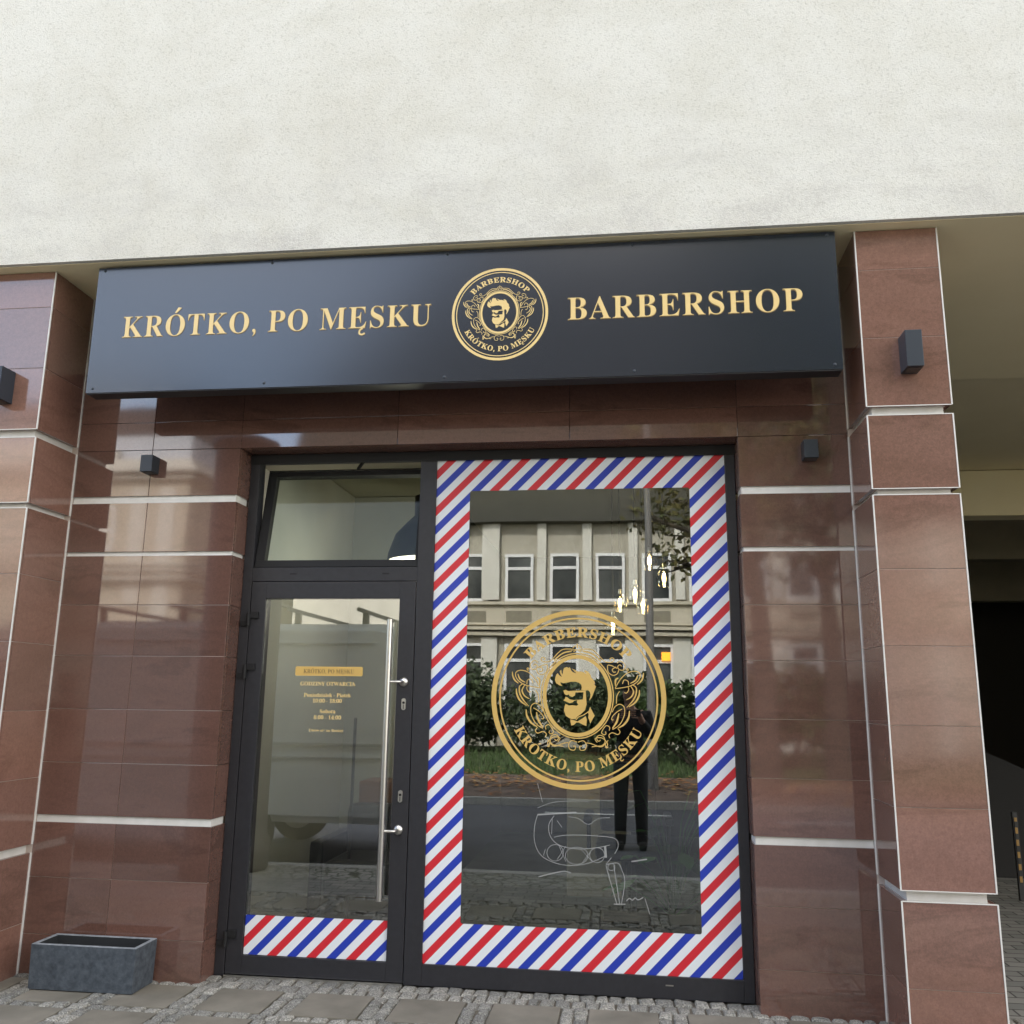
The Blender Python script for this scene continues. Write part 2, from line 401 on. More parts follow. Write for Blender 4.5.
# room inside the shop
room_wall = noisy('sage_room_wall', (.35, .355, .31), (.41, .415, .365), 2, .8)
room_pale = noisy('pale_room_wall', (.47, .475, .42), (.53, .535, .48), 2, .8)
room_floor = noisy('grey_room_floor', (.10, .10, .095), (.16, .16, .15), 3, .7)
room_ceil = mat('room_ceiling_paint', (.34, .33, .25), .9)
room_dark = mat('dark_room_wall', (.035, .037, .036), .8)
simple('room_floor', room_floor, [((-3.1, .25, -.1), (2.15, 6, .004))], bld)
simple('room_ceiling', room_ceil, [((-3.1, .25, 3.18), (2.15, 6, 3.28)), ((-3.1, .252, 2.93), (2.15, .7, 3.179))], bld)
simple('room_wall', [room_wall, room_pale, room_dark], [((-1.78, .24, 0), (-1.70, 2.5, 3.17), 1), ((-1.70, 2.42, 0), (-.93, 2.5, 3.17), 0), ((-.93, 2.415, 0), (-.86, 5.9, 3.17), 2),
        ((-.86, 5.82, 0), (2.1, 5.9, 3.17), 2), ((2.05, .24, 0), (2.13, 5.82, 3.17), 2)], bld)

# ------------------------------------------------------------------ stone walls with slabs and strips
def slabs(mb, x0, x1, y, zs, vx, th=.022, gap=.0026, face='y', mi=0):
    """slab rows between heights zs on a wall facing -y (or on an x plane), vx = vertical joints"""
    xs = [x0]+list(vx)+[x1]
    for a, b in zip(zs[:-1], zs[1:]):
        for c, d in zip(xs[:-1], xs[1:]):
            if face == 'y': mb.box((c+gap/2, y, a+gap/2), (d-gap/2, y+th, b-gap/2), mi, .0012)
            elif face == 'x+': mb.box((y-th, c+gap/2, a+gap/2), (y, d-gap/2, b-gap/2), mi, .0012)
            else: mb.box((y, c+gap/2, a+gap/2), (y+th, d-gap/2, b-gap/2), mi, .0012)
W1 = (2.603, 2.643); W2 = (2.286, 2.308); W3 = (.787, .825)
rows = [(-.02, .205, .498, W3[0]), (W3[1], 1.11, 1.405, 1.705, 1.997, W2[0]), (W2[1], W1[0])]
def stone_wall(label, x0, x1, joint, reveal):
    t = thing('stone_wall', label, 'wall', ((x0+x1)/2, .05, 0))
    s = MB(); b = MB(); w = MB(); e = MB()
    rx = x1 if reveal == 'R' else x0                       # reveal plane towards the opening
    for zs in rows+[(W1[1], OT)]:
        slabs(s, x0, x1, 0, zs, joint)
        slabs(s, .0235, FR+.05, rx, zs, [], face='x+' if reveal == 'R' else 'x-')
    bx0, bx1 = (x0, x1-.024) if reveal == 'R' else (x0+.024, x1)
    b.box((bx0, .0235, -.05), (bx1, .24, OT))
    for zs in rows+[(W1[1], OT)]: b.box((bx0+(.0 if reveal == 'R' else -.020), .004, zs[0]+.004), (bx1+(.020 if reveal == 'R' else 0), .0232, zs[-1]-.004))
    for a, c in (W1, W2, W3):
        wx0, wx1 = (x0+.002, x1-.010) if reveal == 'R' else (x0+.010, x1-.002)
        w.box((wx0, .010, a-.001), (wx1, .0232, c+.001))
        if reveal == 'R': w.box((x1-.0232, .0236, a-.001), (x1-.010, FR, c+.001))
        else: w.box((x0+.010, .0236, a-.001), (x0+.0232, FR, c+.001))
    s.build('stone_cladding', stone_pol, t); b.build('wall_core', mortar, t); w.build('metal_strip', white_trim, t)
    return t
stone_wall('polished red stone wall left of the door, planter at its foot', PLx+.004, WLx, [-2.205], 'R')
stone_wall('polished red stone wall between the striped window and right pillar', WRx, PRx-.004, [], 'L')
lt = thing('stone_lintel', 'dark polished stone band above the door and window, under the black sign', 'wall', (0, 0, OT))
s = MB(); slabs(s, PLx+.004, PRx-.004, 0, (OT, 3.1, 3.424), [-2.205, -1.65, -.7, .3, 1.23]); s.box((WLx, .0235, OT+.001), (WRx, FR+.05, OT+.022))
s.build('stone_cladding', stone_pol, lt); simple('wall_core', grout_dark, [((PLx+.004, .0235, OT+.024), (PRx-.004, .24, 3.42))], lt)

def pillar(label, x0, x1):
    t = thing('stone_pillar', label, 'pillar', ((x0+x1)/2, -.2, 0))
    G = ((2.908, 2.953), (2.499, 2.528), (.622, .666)); th = .022
    segs = [(-.02, .2575, G[2][0]), (G[2][1], 1.026, 1.393, 1.761, 2.130, G[1][0]), (G[1][1], G[0][0]), (G[0][1], 3.319, 3.694, SOF-.006)]
    s = MB(); e = MB(); w = MB()
    vj = [] if x1-x0 < .6 else [x1-.65, x1-1.3]
    vj = sorted(vj)
    for zs in segs:
        slabs(s, x0, x1, PF, zs, vj)
        slabs(s, PF+th+.001, -.001, x1, zs, [], face='x+'); slabs(s, PF+th+.001, -.001, x0, zs, [], face='x-')
        for x in (x0, x1):                                    # thin pale corner profiles
            sg = 1 if x == x0 else -1
            e.box((x-.003*sg, PF-.003, zs[0]), (x+.0035*sg, PF+.0035, zs[-1]))
            e.box((x-.006*sg, -.010, zs[0]), (x+.0015*sg, -.0008, zs[-1]))
        e.box((x0+.004, PF-.002, zs[-1]-.0035), (x1-.004, PF+.003, zs[-1]+.001)) if zs[-1] < 3.8 else None
        e.box((x0+.004, PF-.002, zs[0]-.001), (x1-.004, PF+.003, zs[0]+.003))
    for a, c in G: w.box((x0+.032, PF+.032, a-.004), (x1-.032, -.002, c+.004))
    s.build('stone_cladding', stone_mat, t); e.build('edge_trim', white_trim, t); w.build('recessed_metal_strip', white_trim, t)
    simple('pillar_core', mortar, [((x0+.033, PF+.033, -.05), (x1-.033, -.003, SOF-.006)), ((x0-.003, -.0025, -.05), (x1+.003, .22, SOF-.006))]+
           [((x0+.004, PF+.004, zs[0]+.003), (x1-.004, -.004, zs[-1]-.003)) for zs in segs], t)
    return t
pillar('red stone pillar right of the sign, in front of the passage', PRx, PRX)
pillar('wide red stone pillar at the left edge, beside the planter wall', -4.3, PLx)

# ------------------------------------------------------------------ sign
SGY = -.420; SGT = -.424
def sgy(z): return SGY+(z-3.147)/(3.905-3.147)*(SGT-SGY)
sg = thing('shop_sign', 'long black shop sign with gold serif lettering and a round emblem', 'sign', (-.34, -.4, 3.147))
m = MB(); th = .10
nx0, nx1, nb, nt = -2.400, 1.712, 3.147, 3.905
def wedge(mb, x0, x1, z0, z1, d0, d1, mi=0):
    vs = [(x, sgy(z)+d, z) for z in (z0, z1) for x in (x0, x1) for d in (d0, d1)]
    mb.add(vs, [(0, 2, 3, 1), (4, 5, 7, 6), (0, 4, 6, 2), (1, 3, 7, 5), (0, 1, 5, 4), (2, 6, 7, 3)], mi)
wedge(m, nx0, nx1, nb, nt, 0, .003); m.build('panel', sign_m, sg)
m = MB(); wedge(m, nx0+.004, nx1-.004, nb-.006, nt-.003, .0035, th); m.box((-2.0, -.36, 3.3), (-1.96, 0, 3.34)); m.box((1.3, -.36, 3.3), (1.34, 0, 3.34))
m.box((-2.0, -.36, 3.7), (-1.96, 0.01, 3.74)); m.box((1.3, -.36, 3.7), (1.34, 0.01, 3.74)); m.build('sign_box', sign_side, sg)
for k in range(5):
    x = nx0+.04+k*(nx1-nx0-.08)/4
    for z in (nb+.025, nt-.02):
        m = MB(); m.lathe((x, sgy(z), z), [(0, -.004), (.006, -.0035), (.009, 0)], 10, 0, 'y'); m.build('screw', lamp_m, sg)
for s_, xa, xb in (('KRÓTKO, PO MĘSKU', -2.214, -.428), ('BARBERSHOP', .318, 1.531)):
    t = text(s_, -.007, 1.08); w = max(p[0] for p in t.v); zb, cap = 3.4695, .125
    fn = lambda p, xa=xa, xb=xb, w=w: (xa+p[0]/w*(xb-xa), zb+p[1]*cap)
    t2 = text(s_, .005, 1.08); w2_ = max(p[0] for p in t2.v)
    fn2 = lambda p, xa=xa, xb=xb, w=w2_: (xa-.002+p[0]/w*(xb-xa+.004), zb-.0015+p[1]*cap)
    L = t.build('lettering', gold_sign, sg, 0, fn=fn, yfn=lambda z: sgy(z)-.0016)
    t2.build('letter_edge', gold_edge, L, 0, t=.0008, fn=fn2, yfn=lambda z: sgy(z))
r_ = .262
EMB.build('emblem', gold_sign, sg, 0, fn=lambda p: (-.050+p[0]*r_, 3.521+p[1]*r_*1.0), yfn=sgy)

# ------------------------------------------------------------------ shopfront frame
fr = thing('shopfront_frame', 'dark anthracite frame holding the door, transom and big window', 'window frame', (-.2, FR, 0))
Y0, Y1 = FR, FR+.085
z_t = 2.235
m = MB()
m.box((WLx+.002, Y0, 0), (-1.5925, Y1, OT-.002), 0, .002)
m.box((-1.592, Y0, 2.883), (WRx-.002, Y1, OT-.002), 0, .002)
m.box((-.5935, Y0, 0), (-.4965, Y1, 2.8825), 0, .002)
m.box((1.1735, Y0, 0), (WRx-.002, Y1, 2.8825), 0, .002)
m.box((-.496, Y0, 0), (1.173, Y1, .1065), 0, .002)
m.box((-1.592, Y0, 2.153), (-.594, Y1, 2.2345), 0, .002)
m.box((-1.66, Y0-.006, OT-.06), (1.24, Y0-.0005, OT-.003), 1)
m.build('fixed_frame', [frame_m, frame_blk], fr)
simple('threshold', steel, [((-1.59, Y0-.012, -.01), (-.597, Y1, .007))], fr)
for x in (-1.36, -.80): m = MB(); m.box((x, Y0-.0015, 2.192), (x+.04, Y0+.01, 2.2), 0); m.build('drain_cap', frame_blk, fr)
m = MB(); m.box((.78, Y0-.0015, .062), (.82, Y0+.01, .068)); m.build('drain_cap', steel, fr)

# big window
win = thing('shop_window', 'big shop window with a barber striped border and gold round emblem', 'window', (.34, GY, .1))
simple('glass', glass, [((-.4955, GY, .107), (1.1725, GY+.006, 2.8818))], win)
A0, A1, B0, B1 = gx(-.4959), gx(1.1724), gz(.107), gz(2.8801)
I0, I1, K0, K1 = gx(-.2934), gx(.9699), gz(.3157), gz(2.6806)
def rrect(x0, x1, z0, z1, r, n=5):
    P = []
    for cx, cz, a in ((x1-r, z0+r, -PI/2), (x1-r, z1-r, 0), (x0+r, z1-r, PI/2), (x0+r, z0+r, PI)):
        for k in range(n+1): P.append((cx+r*math.cos(a+k*PI/2/n), cz+r*math.sin(a+k*PI/2/n)))
    return P
o_ = rrect(A0+.003, A1-.003, B0+.001, B1-.004, .012); i_ = rrect(I0, I1, K0, K1, .012)
b = Flat(); b.quads(o_+[o_[0]], i_+[i_[0]]); b.build('striped_border', stripe_w, win, GY-.0005, .0006)
EMB.build('emblem', gold_glass, win, GY-.0001, .0002, fn=lambda p: (gx(.3345+p[0]*.481), gz(1.499+p[1]*.4785)))
# white line drawing of a barber chair
D = Flat()
P5 = lambda L: [((520+p[0]/5.12), (760+p[1]/5.12)) for p in L]
chair_lines = [([(90,280),(290,268)], 9), ([(90,280),(75,340),(75,420),(110,490),(190,530),(280,540),(360,525),(430,495)], 4), ([(175,285),(148,330),(155,390),(200,435),(290,455),(400,448),(460,435)], 4),
    ([(175,395),(230,385),(330,385),(440,393),(490,405),(503,440),(485,480)], 4), ([(165,300),(162,380)], 3), ([(200,440),(235,520)], 3), ([(235,440),(190,510)], 3), ([(310,455),(370,520)], 3), ([(375,450),(320,525)], 3),
    ([(130,455),(120,490)], 3), ([(440,540),(495,735)], 5), ([(480,540),(510,735)], 5), ([(520,560),(537,620),(520,735)], 4), ([(440,535),(500,528),(520,560)], 5), ([(480,738),(540,738)], 6), ([(435,440),(440,500)], 14), ([(468,500),(440,535)], 4),
    ([(545,722),(560,708),(575,718),(590,706),(605,716),(630,704)], 5), ([(640,710),(665,790)], 4), ([(90,245),(180,215),(330,210),(350,222)], 3), ([(90,120),(115,215)], 3), ([(95,598),(215,570),(260,578)], 6), ([(250,290),(300,300),(350,330),(400,300),(460,295)], 3), ([(190,310),(215,345)], 3), ([(570,520),(650,508)], 8)]
circ = [(180,475,42,42),(290,490,58,44),(395,487,38,38),(468,548,18,18)]
def px_plane(u, v):          # calibration of a facade point on the glass plane
    d = F+R*((u-512)/f)+U*((512-v)/f); t_ = (GY-CAM.y)/d.y; q = CAM+d*t_; return (q.x, q.z)
for L, w in chair_lines: D.stroke([px_plane(*q) for q in P5(L)], w/5.12*.0055*.8, len(L) > 2)
for cx, cy, rx, ry in circ: D.stroke([px_plane(*q) for q in P5([(cx+rx*math.cos(k*PI/6), cy+ry*math.sin(k*PI/6)) for k in range(12)])], .003, True, False, True)
line_w = mat('white_line_vinyl', (.55, .56, .55), .6); BS(line_w).inputs['Alpha'].default_value = .5
D.build('chair_drawing', line_w, win, GY-.0001, .0002)

# door
dr = thing('glazed_door', 'glazed shop door with a long steel pull bar and opening hours', 'door', (-1.09, FR, 0))
dl, dR_, dT, gl, gR, gT, gB = -1.5885, -.5975, 2.149, -1.4974, -.692, 2.0514, .1064
m = MB()
m.box((dl, Y0, .010), (gl, Y1-.01, dT), 0, .0025); m.box((gR, Y0, .010), (dR_, Y1-.01, dT), 0, .0025)
m.box((gl, Y0+.0004, gT), (gR, Y1-.01, dT), 0, .0025); m.box((gl, Y0+.0004, .010), (gR, Y1-.01, gB), 0, .0025)
m.build('leaf_frame', frame_m, dr)
simple('glass', glass_door, [((gl+.001, GY, gB+.001), (gR-.001, GY+.006, gT-.001))], dr)
b = Flat(); b.poly([(gl+.003, gB+.002), (gR-.003, gB+.002), (gR-.003, gz(.3135)), (gl+.003, gz(.3135))]); b.build('striped_sticker', stripe_d, dr, GY-.0005, .0006)
m = MB(); m.tube([(-.727, .10, .424), (-.727, .10, 1.925)], .0165, 14); pb = m.build('pull_bar', steel, dr)
for z in (1.577, .78):
    m = MB(); m.lathe((-.651, Y0, z), [(0, -.012), (.024, -.010), (.026, 0)], 20, 0, 'y'); m.tube([(-.651, Y0-.008, z), (-.653, Y0-.045, z), (-.66, .10, z), (-.727, .10, z-.002)], .008, 10)
    m.build('bar_bracket', steel, pb)
m = MB(); m.tube([(-.702, .29, .70), (-.702, .29, 1.68)], .007, 10); m.tube([(-.702, .29, 1.6), (-.66, .24, 1.6)], .006, 8); m.tube([(-.702, .29, .78), (-.66, .24, .78)], .006, 8); m.build('inner_bar', steel, dr)
for z in (1.454, .957):
    m = MB(); P = [(math.cos(a)*.0125, math.sin(a)*.0125+(.02 if math.sin(a) > 0 else -.02)) for a in [k*PI/8+.01 for k in range(16)]]
    m.add([(-.645+x, Y0-.008, z+q) for x, q in P]+[(-.645+x, Y0, z+q) for x, q in P], [list(range(16))]+[(k, (k+1) % 16, 16+(k+1) % 16, 16+k) for k in range(16)])
    c = m.build('lock_cylinder', steel, dr); m = MB(); m.lathe((-.645, Y0-.0085, z+.008), [(0, -.003), (.007, -.003), (.007, 0)], 12, 0, 'y'); m.box((-.6465, Y0-.0125, z-.026), (-.6435, Y0-.008, z-.002)); m.build('keyhole', frame_blk, c)
for z in (1.945, 1.645, .205):
    m = MB(); m.tube([(-1.592, Y0-.014, z-.055), (-1.592, Y0-.014, z+.02)], .011, 12); m.box((-1.583, Y0-.014, z-.01), (-1.535, Y0-.0005, z+.028), 0, .002); m.box((-1.64, Y0-.012, z-.055), (-1.598, Y0-.0005, z-.025), 0, .002)
    m.build('hinge', frame_blk, dr)
# opening hours
h_ = Flat(); h_.poly(rrect(gx(-1.291), gx(-.8915), gz(1.606), gz(1.659), .008)); plate = h_.build('name_plate', gold_glass, dr, GY-.0005, .0005)
def dtext(s, cx, zb, cap, width, m_, par, name='lettering', y=GY-.0005):
    t = text(s, .004); w = max(p[0] for p in t.v)
    return t.build(name, m_, par, y, .0005, fn=lambda p: (gx(cx-width/2+p[0]/w*width), gz(zb+p[1]*cap)))
dtext('KRÓTKO, PO MĘSKU', -1.092, 1.621, .022, .30, gold_edge, plate, y=GY-.0012)
hw = Flat()
for s_, cx, zb, cap, wd in (('GODZINY OTWARCIA', -1.094, 1.551, .022, .325), ('Poniedziałek - Piątek', -1.093, 1.488, .021, .278), ('10:00 - 18:00', -1.092, 1.456, .021, .172),
                           ('Sobota', -1.086, 1.398, .021, .092), ('8:00 - 14:00', -1.086, 1.364, .021, .160), ('Umów się na Booksy', -1.090, 1.296, .014, .20)):
    t = text(s_, .005); w = max(p[0] for p in t.v)
    hw.merge(t, lambda p, cx=cx, zb=zb, cap=cap, wd=wd, w=w: (cx-wd/2+p[0]/w*wd, zb+p[1]*cap))
hw.build('opening_hours', gold_sign, dr, GY-.0005, .0005, fn=lambda p: (gx(p[0]), gz(p[1])))

# transom, tilted inwards
tr = thing('transom_window', 'hopper window above the door tilted inwards on a black stay', 'window', (-1.09, FR+.03, z_t))
ang = math.atan2(.13, .64)
def tl(x, y, z): # rotate about bottom edge
    return (x, FR+.008+y*math.cos(ang)+z*math.sin(ang), z_t+.004+z*math.cos(ang)-y*math.sin(ang))
def tbox(mb, a, b, mi=0):
    o = len(mb.v); mb.box(a, b, mi); mb.v[o:] = [tl(*p) for p in mb.v[o:]]
m = MB(); x0, x1, h = -1.586, -.5965, .635; wd = .042
tbox(m, (x0, 0, 0), (x1, .05, wd)); tbox(m, (x0, 0, h-wd), (x1, .05, h)); tbox(m, (x0, 0, wd+.0005), (x0+wd+.012, .05, h-wd-.0005)); tbox(m, (x1-.018, 0, wd+.0005), (x1, .05, h-wd-.0005))
m.build('sash', frame_blk, tr)
m = MB(); tbox(m, (x0+.01, -.004, h-.012), (x1-.005, -.0005, h-.006)); m.build('sash_bead', steel, tr)
m = MB(); tbox(m, (x0+wd, .02, wd), (x1-.012, .026, h-wd)); m.build('glass', glass_tr, tr)
m = MB(); m.tube([(-.955, FR+.045, 2.892), (-1.02, FR+.14, 2.865)], .011, 8); m.build('stay_arm', frame_blk, tr)

# ------------------------------------------------------------------ wall lamps
def big_lamp(label, x, z, group):
    t = thing('wall_lamp', label, 'lamp', (x, PF, z), group)
    m = MB(); m.box((x-.04, PF-.115, z-.095), (x+.04, PF-.001, z+.095), 0, .002); m.build('housing', lamp_m, t)
    m = MB(); m.box((x-.032, PF-.095, z-.098), (x+.032, PF-.02, z-.0955)); m.build('lens', lamp_dark, t); return t
big_lamp('graphite box lamp on the right pillar above its top strip', 2.035, 3.215, None)
big_lamp('graphite box lamp cut by the left edge, on the left pillar', -2.905, 3.20, None)
def small_lamp(label, x, z):
    t = thing('wall_spotlight', label, 'lamp', (x, 0, z))
    m = MB(); m.box((x-.037, -.085, z-.05), (x+.037, -.001, z+.05), 0, .002); m.build('housing', lamp_m, t)
    m = MB(); m.box((x-.028, -.076, z-.0525), (x+.028, -.012, z-.0505)); m.build('lens', lamp_dark, t)
small_lamp('small black cube spotlight left of the door transom', -2.19, 2.825)
small_lamp('small black cube spotlight right of the striped window', 1.602, 2.828)

# ------------------------------------------------------------------ planter
conc = noisy('dark_blue_grey_concrete', (.034, .042, .053), (.082, .098, .116), 34, .75, 90, .5, .003)
pl = thing('planter', 'empty dark grey concrete planter box on the paving left of the door', 'planter', (-2.18, -.12, 0))
rim_m = noisy('pale_rim', (.14, .155, .17), (.27, .29, .31), 30, .8); inside_m = mat('dark_planter_inside', (.018, .02, .022), .9)  # paler rim; inner faces near-black, shade of the hollow put into the colour
bm = bmesh.new(); hx_, hy_ = .2875, .1075; rings = []
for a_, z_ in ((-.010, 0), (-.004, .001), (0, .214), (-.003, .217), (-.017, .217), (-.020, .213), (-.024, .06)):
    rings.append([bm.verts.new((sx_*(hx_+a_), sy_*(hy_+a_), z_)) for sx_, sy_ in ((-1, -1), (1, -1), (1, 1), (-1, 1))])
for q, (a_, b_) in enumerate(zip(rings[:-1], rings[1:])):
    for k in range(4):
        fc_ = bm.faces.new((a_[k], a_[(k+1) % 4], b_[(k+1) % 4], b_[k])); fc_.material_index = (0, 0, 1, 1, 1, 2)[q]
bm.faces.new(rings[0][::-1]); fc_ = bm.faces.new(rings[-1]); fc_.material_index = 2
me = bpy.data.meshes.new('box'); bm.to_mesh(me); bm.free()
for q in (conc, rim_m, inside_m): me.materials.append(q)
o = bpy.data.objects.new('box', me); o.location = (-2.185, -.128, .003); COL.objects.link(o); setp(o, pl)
soil = noisy('dry_soil', (.03, .024, .018), (.06, .05, .04), 30, 1, 60, .8, .01)
simple('soil', soil, [((-2.445, -.208, .066), (-1.925, -.048, .082))], pl)

# ------------------------------------------------------------------ ground
slab_m = noisy('grey_concrete_slab', (.125, .115, .09), (.225, .205, .165), 3.5, .8, 90, .25, .003)
gran = mat('granite_setts', (.3, .3, .28), .85); v = coords(gran); geo = N(gran, 'ShaderNodeNewGeometry')
c = ramp(gran, noise(gran, v, 130, 3, .8), [(.36, (.09, .09, .085)), (.5, (.26, .255, .235)), (.68, (.50, .49, .46))]).outputs[0]
c = mixc(gran, 1, c, ramp(gran, geo.outputs['Random Per Island'], [(0, (.62, .62, .6)), (1, (1.1, 1.08, 1.02))]).outputs[0], 'MULTIPLY')
LK(gran, c, BS(gran).inputs['Base Color']); bump(gran, noise(gran, v, 70, 4), .7, .008)
joint = noisy('sandy_joint', (.09, .08, .062), (.17, .15, .12), 40, 1, 90, .6, .006)
asphalt = noisy('asphalt', (.08, .08, .087), (.12, .12, .128), 1.2, .85, 200, .4, .004)
gz0 = MB(); gz0.box((-60, -3.1, -.3), (60, 16, -.012)); struct(gz0.build('pavement_bed', joint))
PX = .4755; SX0 = -1.5045
pm = MB(); sm = MB()
rnd = random.Random(3)
def sett(x0, y0, x1, y1):
    c_ = ((x0+x1)/2, (y0+y1)/2); zt = rnd.uniform(-.004, .003); j = lambda: rnd.uniform(-.006, .006)
    g = .004; b = .008
    Q = [(x0+g+j(), y0+g+j()), (x1-g+j(), y0+g+j()), (x1-g+j(), y1-g+j()), (x0+g+j(), y1-g+j())]
    I = [((q[0]-c_[0])*.8+c_[0], (q[1]-c_[1])*.8+c_[1], zt+rnd.uniform(-.003, .004)) for q in Q]
    sm.add([(q[0], q[1], -.03) for q in Q]+[(q[0], q[1], zt-b) for q in Q]+I+[(c_[0]+j(), c_[1]+j(), zt+.005)],
           [(i, (i+1) % 4, 4+(i+1) % 4, 4+i) for i in range(4)]+[(4+i, 4+(i+1) % 4, 8+(i+1) % 4, 8+i) for i in range(4)]+[(8+i, 8+(i+1) % 4, 12) for i in range(4)])
x = SX0-8*PX
cols = []
for k in range(-9, 16): cols.append(SX0+k*PX)
y = .16
def sett_row(y0, y1, xa, xb):
    x = xa
    while x < xb-.03:
        w = min(rnd.uniform(.06, .1), xb-x); sett(x, y0, x+w, y1); x += w
def slab_row(y1, y0):
    for c0 in cols:
        pm.box((c0+.002, y0+.002, -.04), (c0+.336, y1-.002, rnd.uniform(-.003, .001)), 0, .004)
        yy = y1
        while yy > y0+.03:
            hh = min(rnd.uniform(.07, .1), yy-y0)
            sett(c0+.338, yy-hh, c0+.338+.069, yy); sett(c0+.338+.069, yy-hh, c0+PX, yy); yy -= hh
sett_row(.065, .16, -4.4, 7.6); sett_row(-.04, .065, -4.4, 7.6)
yy = -.04
for k in range(4):
    slab_row(yy, yy-.338); yy -= .338
    sett_row(yy-.07, yy, -4.4, 7.6) if k else (sett_row(yy-.07, yy, -4.4, 7.6)); yy -= .07
    if k >= 1: sett_row(yy-.07, yy, -4.4, 7.6); yy -= .07
struct(pm.build('pavement', slab_m)); struct(sm.build('sett_paving', gran))
paver = mat('block_pavers', (.2, .2, .19), .85); v = coords(paver)
bt = N(paver, 'ShaderNodeTexBrick'); bt.inputs['Scale'].default_value = 1; bt.inputs['Brick Width'].default_value = .2; bt.inputs['Row Height'].default_value = .1
bt.inputs['Mortar Size'].default_value = .006; bt.inputs['Color1'].default_value = (.17, .17, .155, 1); bt.inputs['Color2'].default_value = (.26, .25, .225, 1); bt.inputs['Mortar'].default_value = (.06, .055, .05, 1)
LK(paver, v, bt.inputs[0]); LK(paver, mixc(paver, .5, bt.outputs[0], ramp(paver, noise(paver, v, 2, 5), [(.3, (.7, .7, .7)), (.7, (1.1, 1.1, 1.1))]).outputs[0], 'MULTIPLY'), BS(paver).inputs['Base Color'])
def plane(name, m_, x0, x1, y0, y1, z, t=.1): return struct(simple(name, m_, [((x0, y0, z-t), (x1, y1, z))]))
plane('block_pavement', paver, -60, 60, -2.45, yy, -.001)
plane('block_pavement', paver, 7.7, 60, yy+.001, 16, -.001)
plane('passage_paving', paver, 2.3, 7.6, .161, 15.2, -.002)
setp2 = mat('granite_strip', (.3, .3, .28), .9); v = coords(setp2)
vo = N(setp2, 'ShaderNodeTexVoronoi'); vo.inputs['Scale'].default_value = 10; vo.feature = 'DISTANCE_TO_EDGE'; LK(setp2, v, vo.inputs['Vector'])
LK(setp2, ramp(setp2, vo.outputs['Distance'], [(.02, (.07, .075, .05)), (.12, (.30, .295, .27))]).outputs[0], BS(setp2).inputs['Base Color'])
plane('sett_strip', setp2, -60, 60, -2.98, -2.451, -.002)
kerb_m = noisy('kerb_granite', (.30, .30, .28), (.42, .41, .39), 30, .85)
plane('kerb', kerb_m, -60, 60, -3.12, -2.981, .0, .3); plane('kerb', kerb_m, -60, 60, -9.1, -8.98, .0, .3)
plane('road', asphalt, -60, 60, -8.979, -3.121, -.11)
mk = noisy('road_paint', (.5, .5, .48), (.65, .65, .63), 12, .7)
m = MB()
for k in range(-8, 8): m.box((k*3.2-.6, -8.3, -.109), (k*3.2+1.2, -8.18, -.106))
struct(m.build('road_marking', mk))
leafsoil = noisy('leafy_earth_strip', (.10, .075, .06), (.20, .14, .11), 2.5, 1, 30, .6, .02)
plane('earth_strip', leafsoil, -60, 60, -13.5, -9.101, -.01)
grass_g = noisy('grass_ground', (.04, .06, .02), (.075, .10, .035), 1.5, 1, 40, .8, .03)
plane('ground', grass_g, -120, 120, -140, -13.501, -.02)
# grass tufts and fallen leaves, in the reflected verge
rnd = random.Random(5); g = MB()
for k in range(9000):
    x = rnd.uniform(-12, 9); y = -13.5-rnd.random()**1.3*9; hgt = rnd.uniform(.05, .16); a = rnd.uniform(0, PI); w = .02
    dx, dy = math.cos(a)*w, math.sin(a)*w; lx, ly = rnd.uniform(-.05, .05), rnd.uniform(-.05, .05)
    g.add([(x-dx, y-dy, -.02), (x+dx, y+dy, -.02), (x+lx, y+ly, hgt)], [(0, 1, 2)])
tag(g.build('grass', mat('grass_blades', (.07, .115, .035), .7)), 'green grass verge reflected low in the shop window', 'grass', kind='stuff')
g = MB()
for k in range(2600):
    x = rnd.uniform(-10, 8); y = rnd.gauss(-12.2, 1.3); a = rnd.uniform(0, 2*PI); w = rnd.uniform(.03, .07)
    if y > -9.2: continue
    g.add([(x+w*math.cos(a+q*PI/2), y+w*math.sin(a+q*PI/2), .0+rnd.uniform(0, .03)) for q in range(4)], [(0, 1, 2, 3)], rnd.choice([0, 0, 1]))
tag(g.build('fallen_leaves', [mat('brown_leaf', (.28, .12, .04), .8), mat('tan_leaf', (.36, .22, .08), .8)]), 'brown fallen leaves scattered on the far verge across the street', 'leaves', kind='stuff')

# ------------------------------------------------------------------ street side reflected in glass and stone
sand = noisy('sandstone_render', (.46, .42, .33), (.55, .50, .41), 1.2, .9, 25, .3, .01)
sand_r = noisy('rough_sand_render', (.37, .345, .285), (.46, .43, .36), 6, .95, 12, .6, .02)
sand_lt = noisy('pale_stone_trim', (.58, .56, .50), (.66, .64, .58), 2, .85)
ofr = mat('white_window_frame', (.75, .75, .75), .4)
opane = noisy('dark_window_pane', (.012, .014, .016), (.10, .105, .10), .9, .12)
def far_window(parent, x0, x1, z0, z1, y, mull=.70):
    m = MB(); w = .09; yf = y+.02
    m.box((x0, y-.05, z0), (x0+w, yf, z1)); m.box((x1-w, y-.05, z0), (x1, yf, z1)); m.box((x0+w, y-.05, z0), (x1-w, yf, z0+w)); m.box((x0+w, y-.05, z1-w), (x1-w, yf, z1))
    zm = z0+(z1-z0)*mull; m.box((x0+w, y-.05, zm-.05), (x1-w, yf-.005, zm+.05)); w_ = m.build('window', ofr, parent)
    simple('pane', opane, [((x0+w-.01, y-.06, z0+w-.01), (x1-w+.01, y-.03, z1-w+.01))], w_)
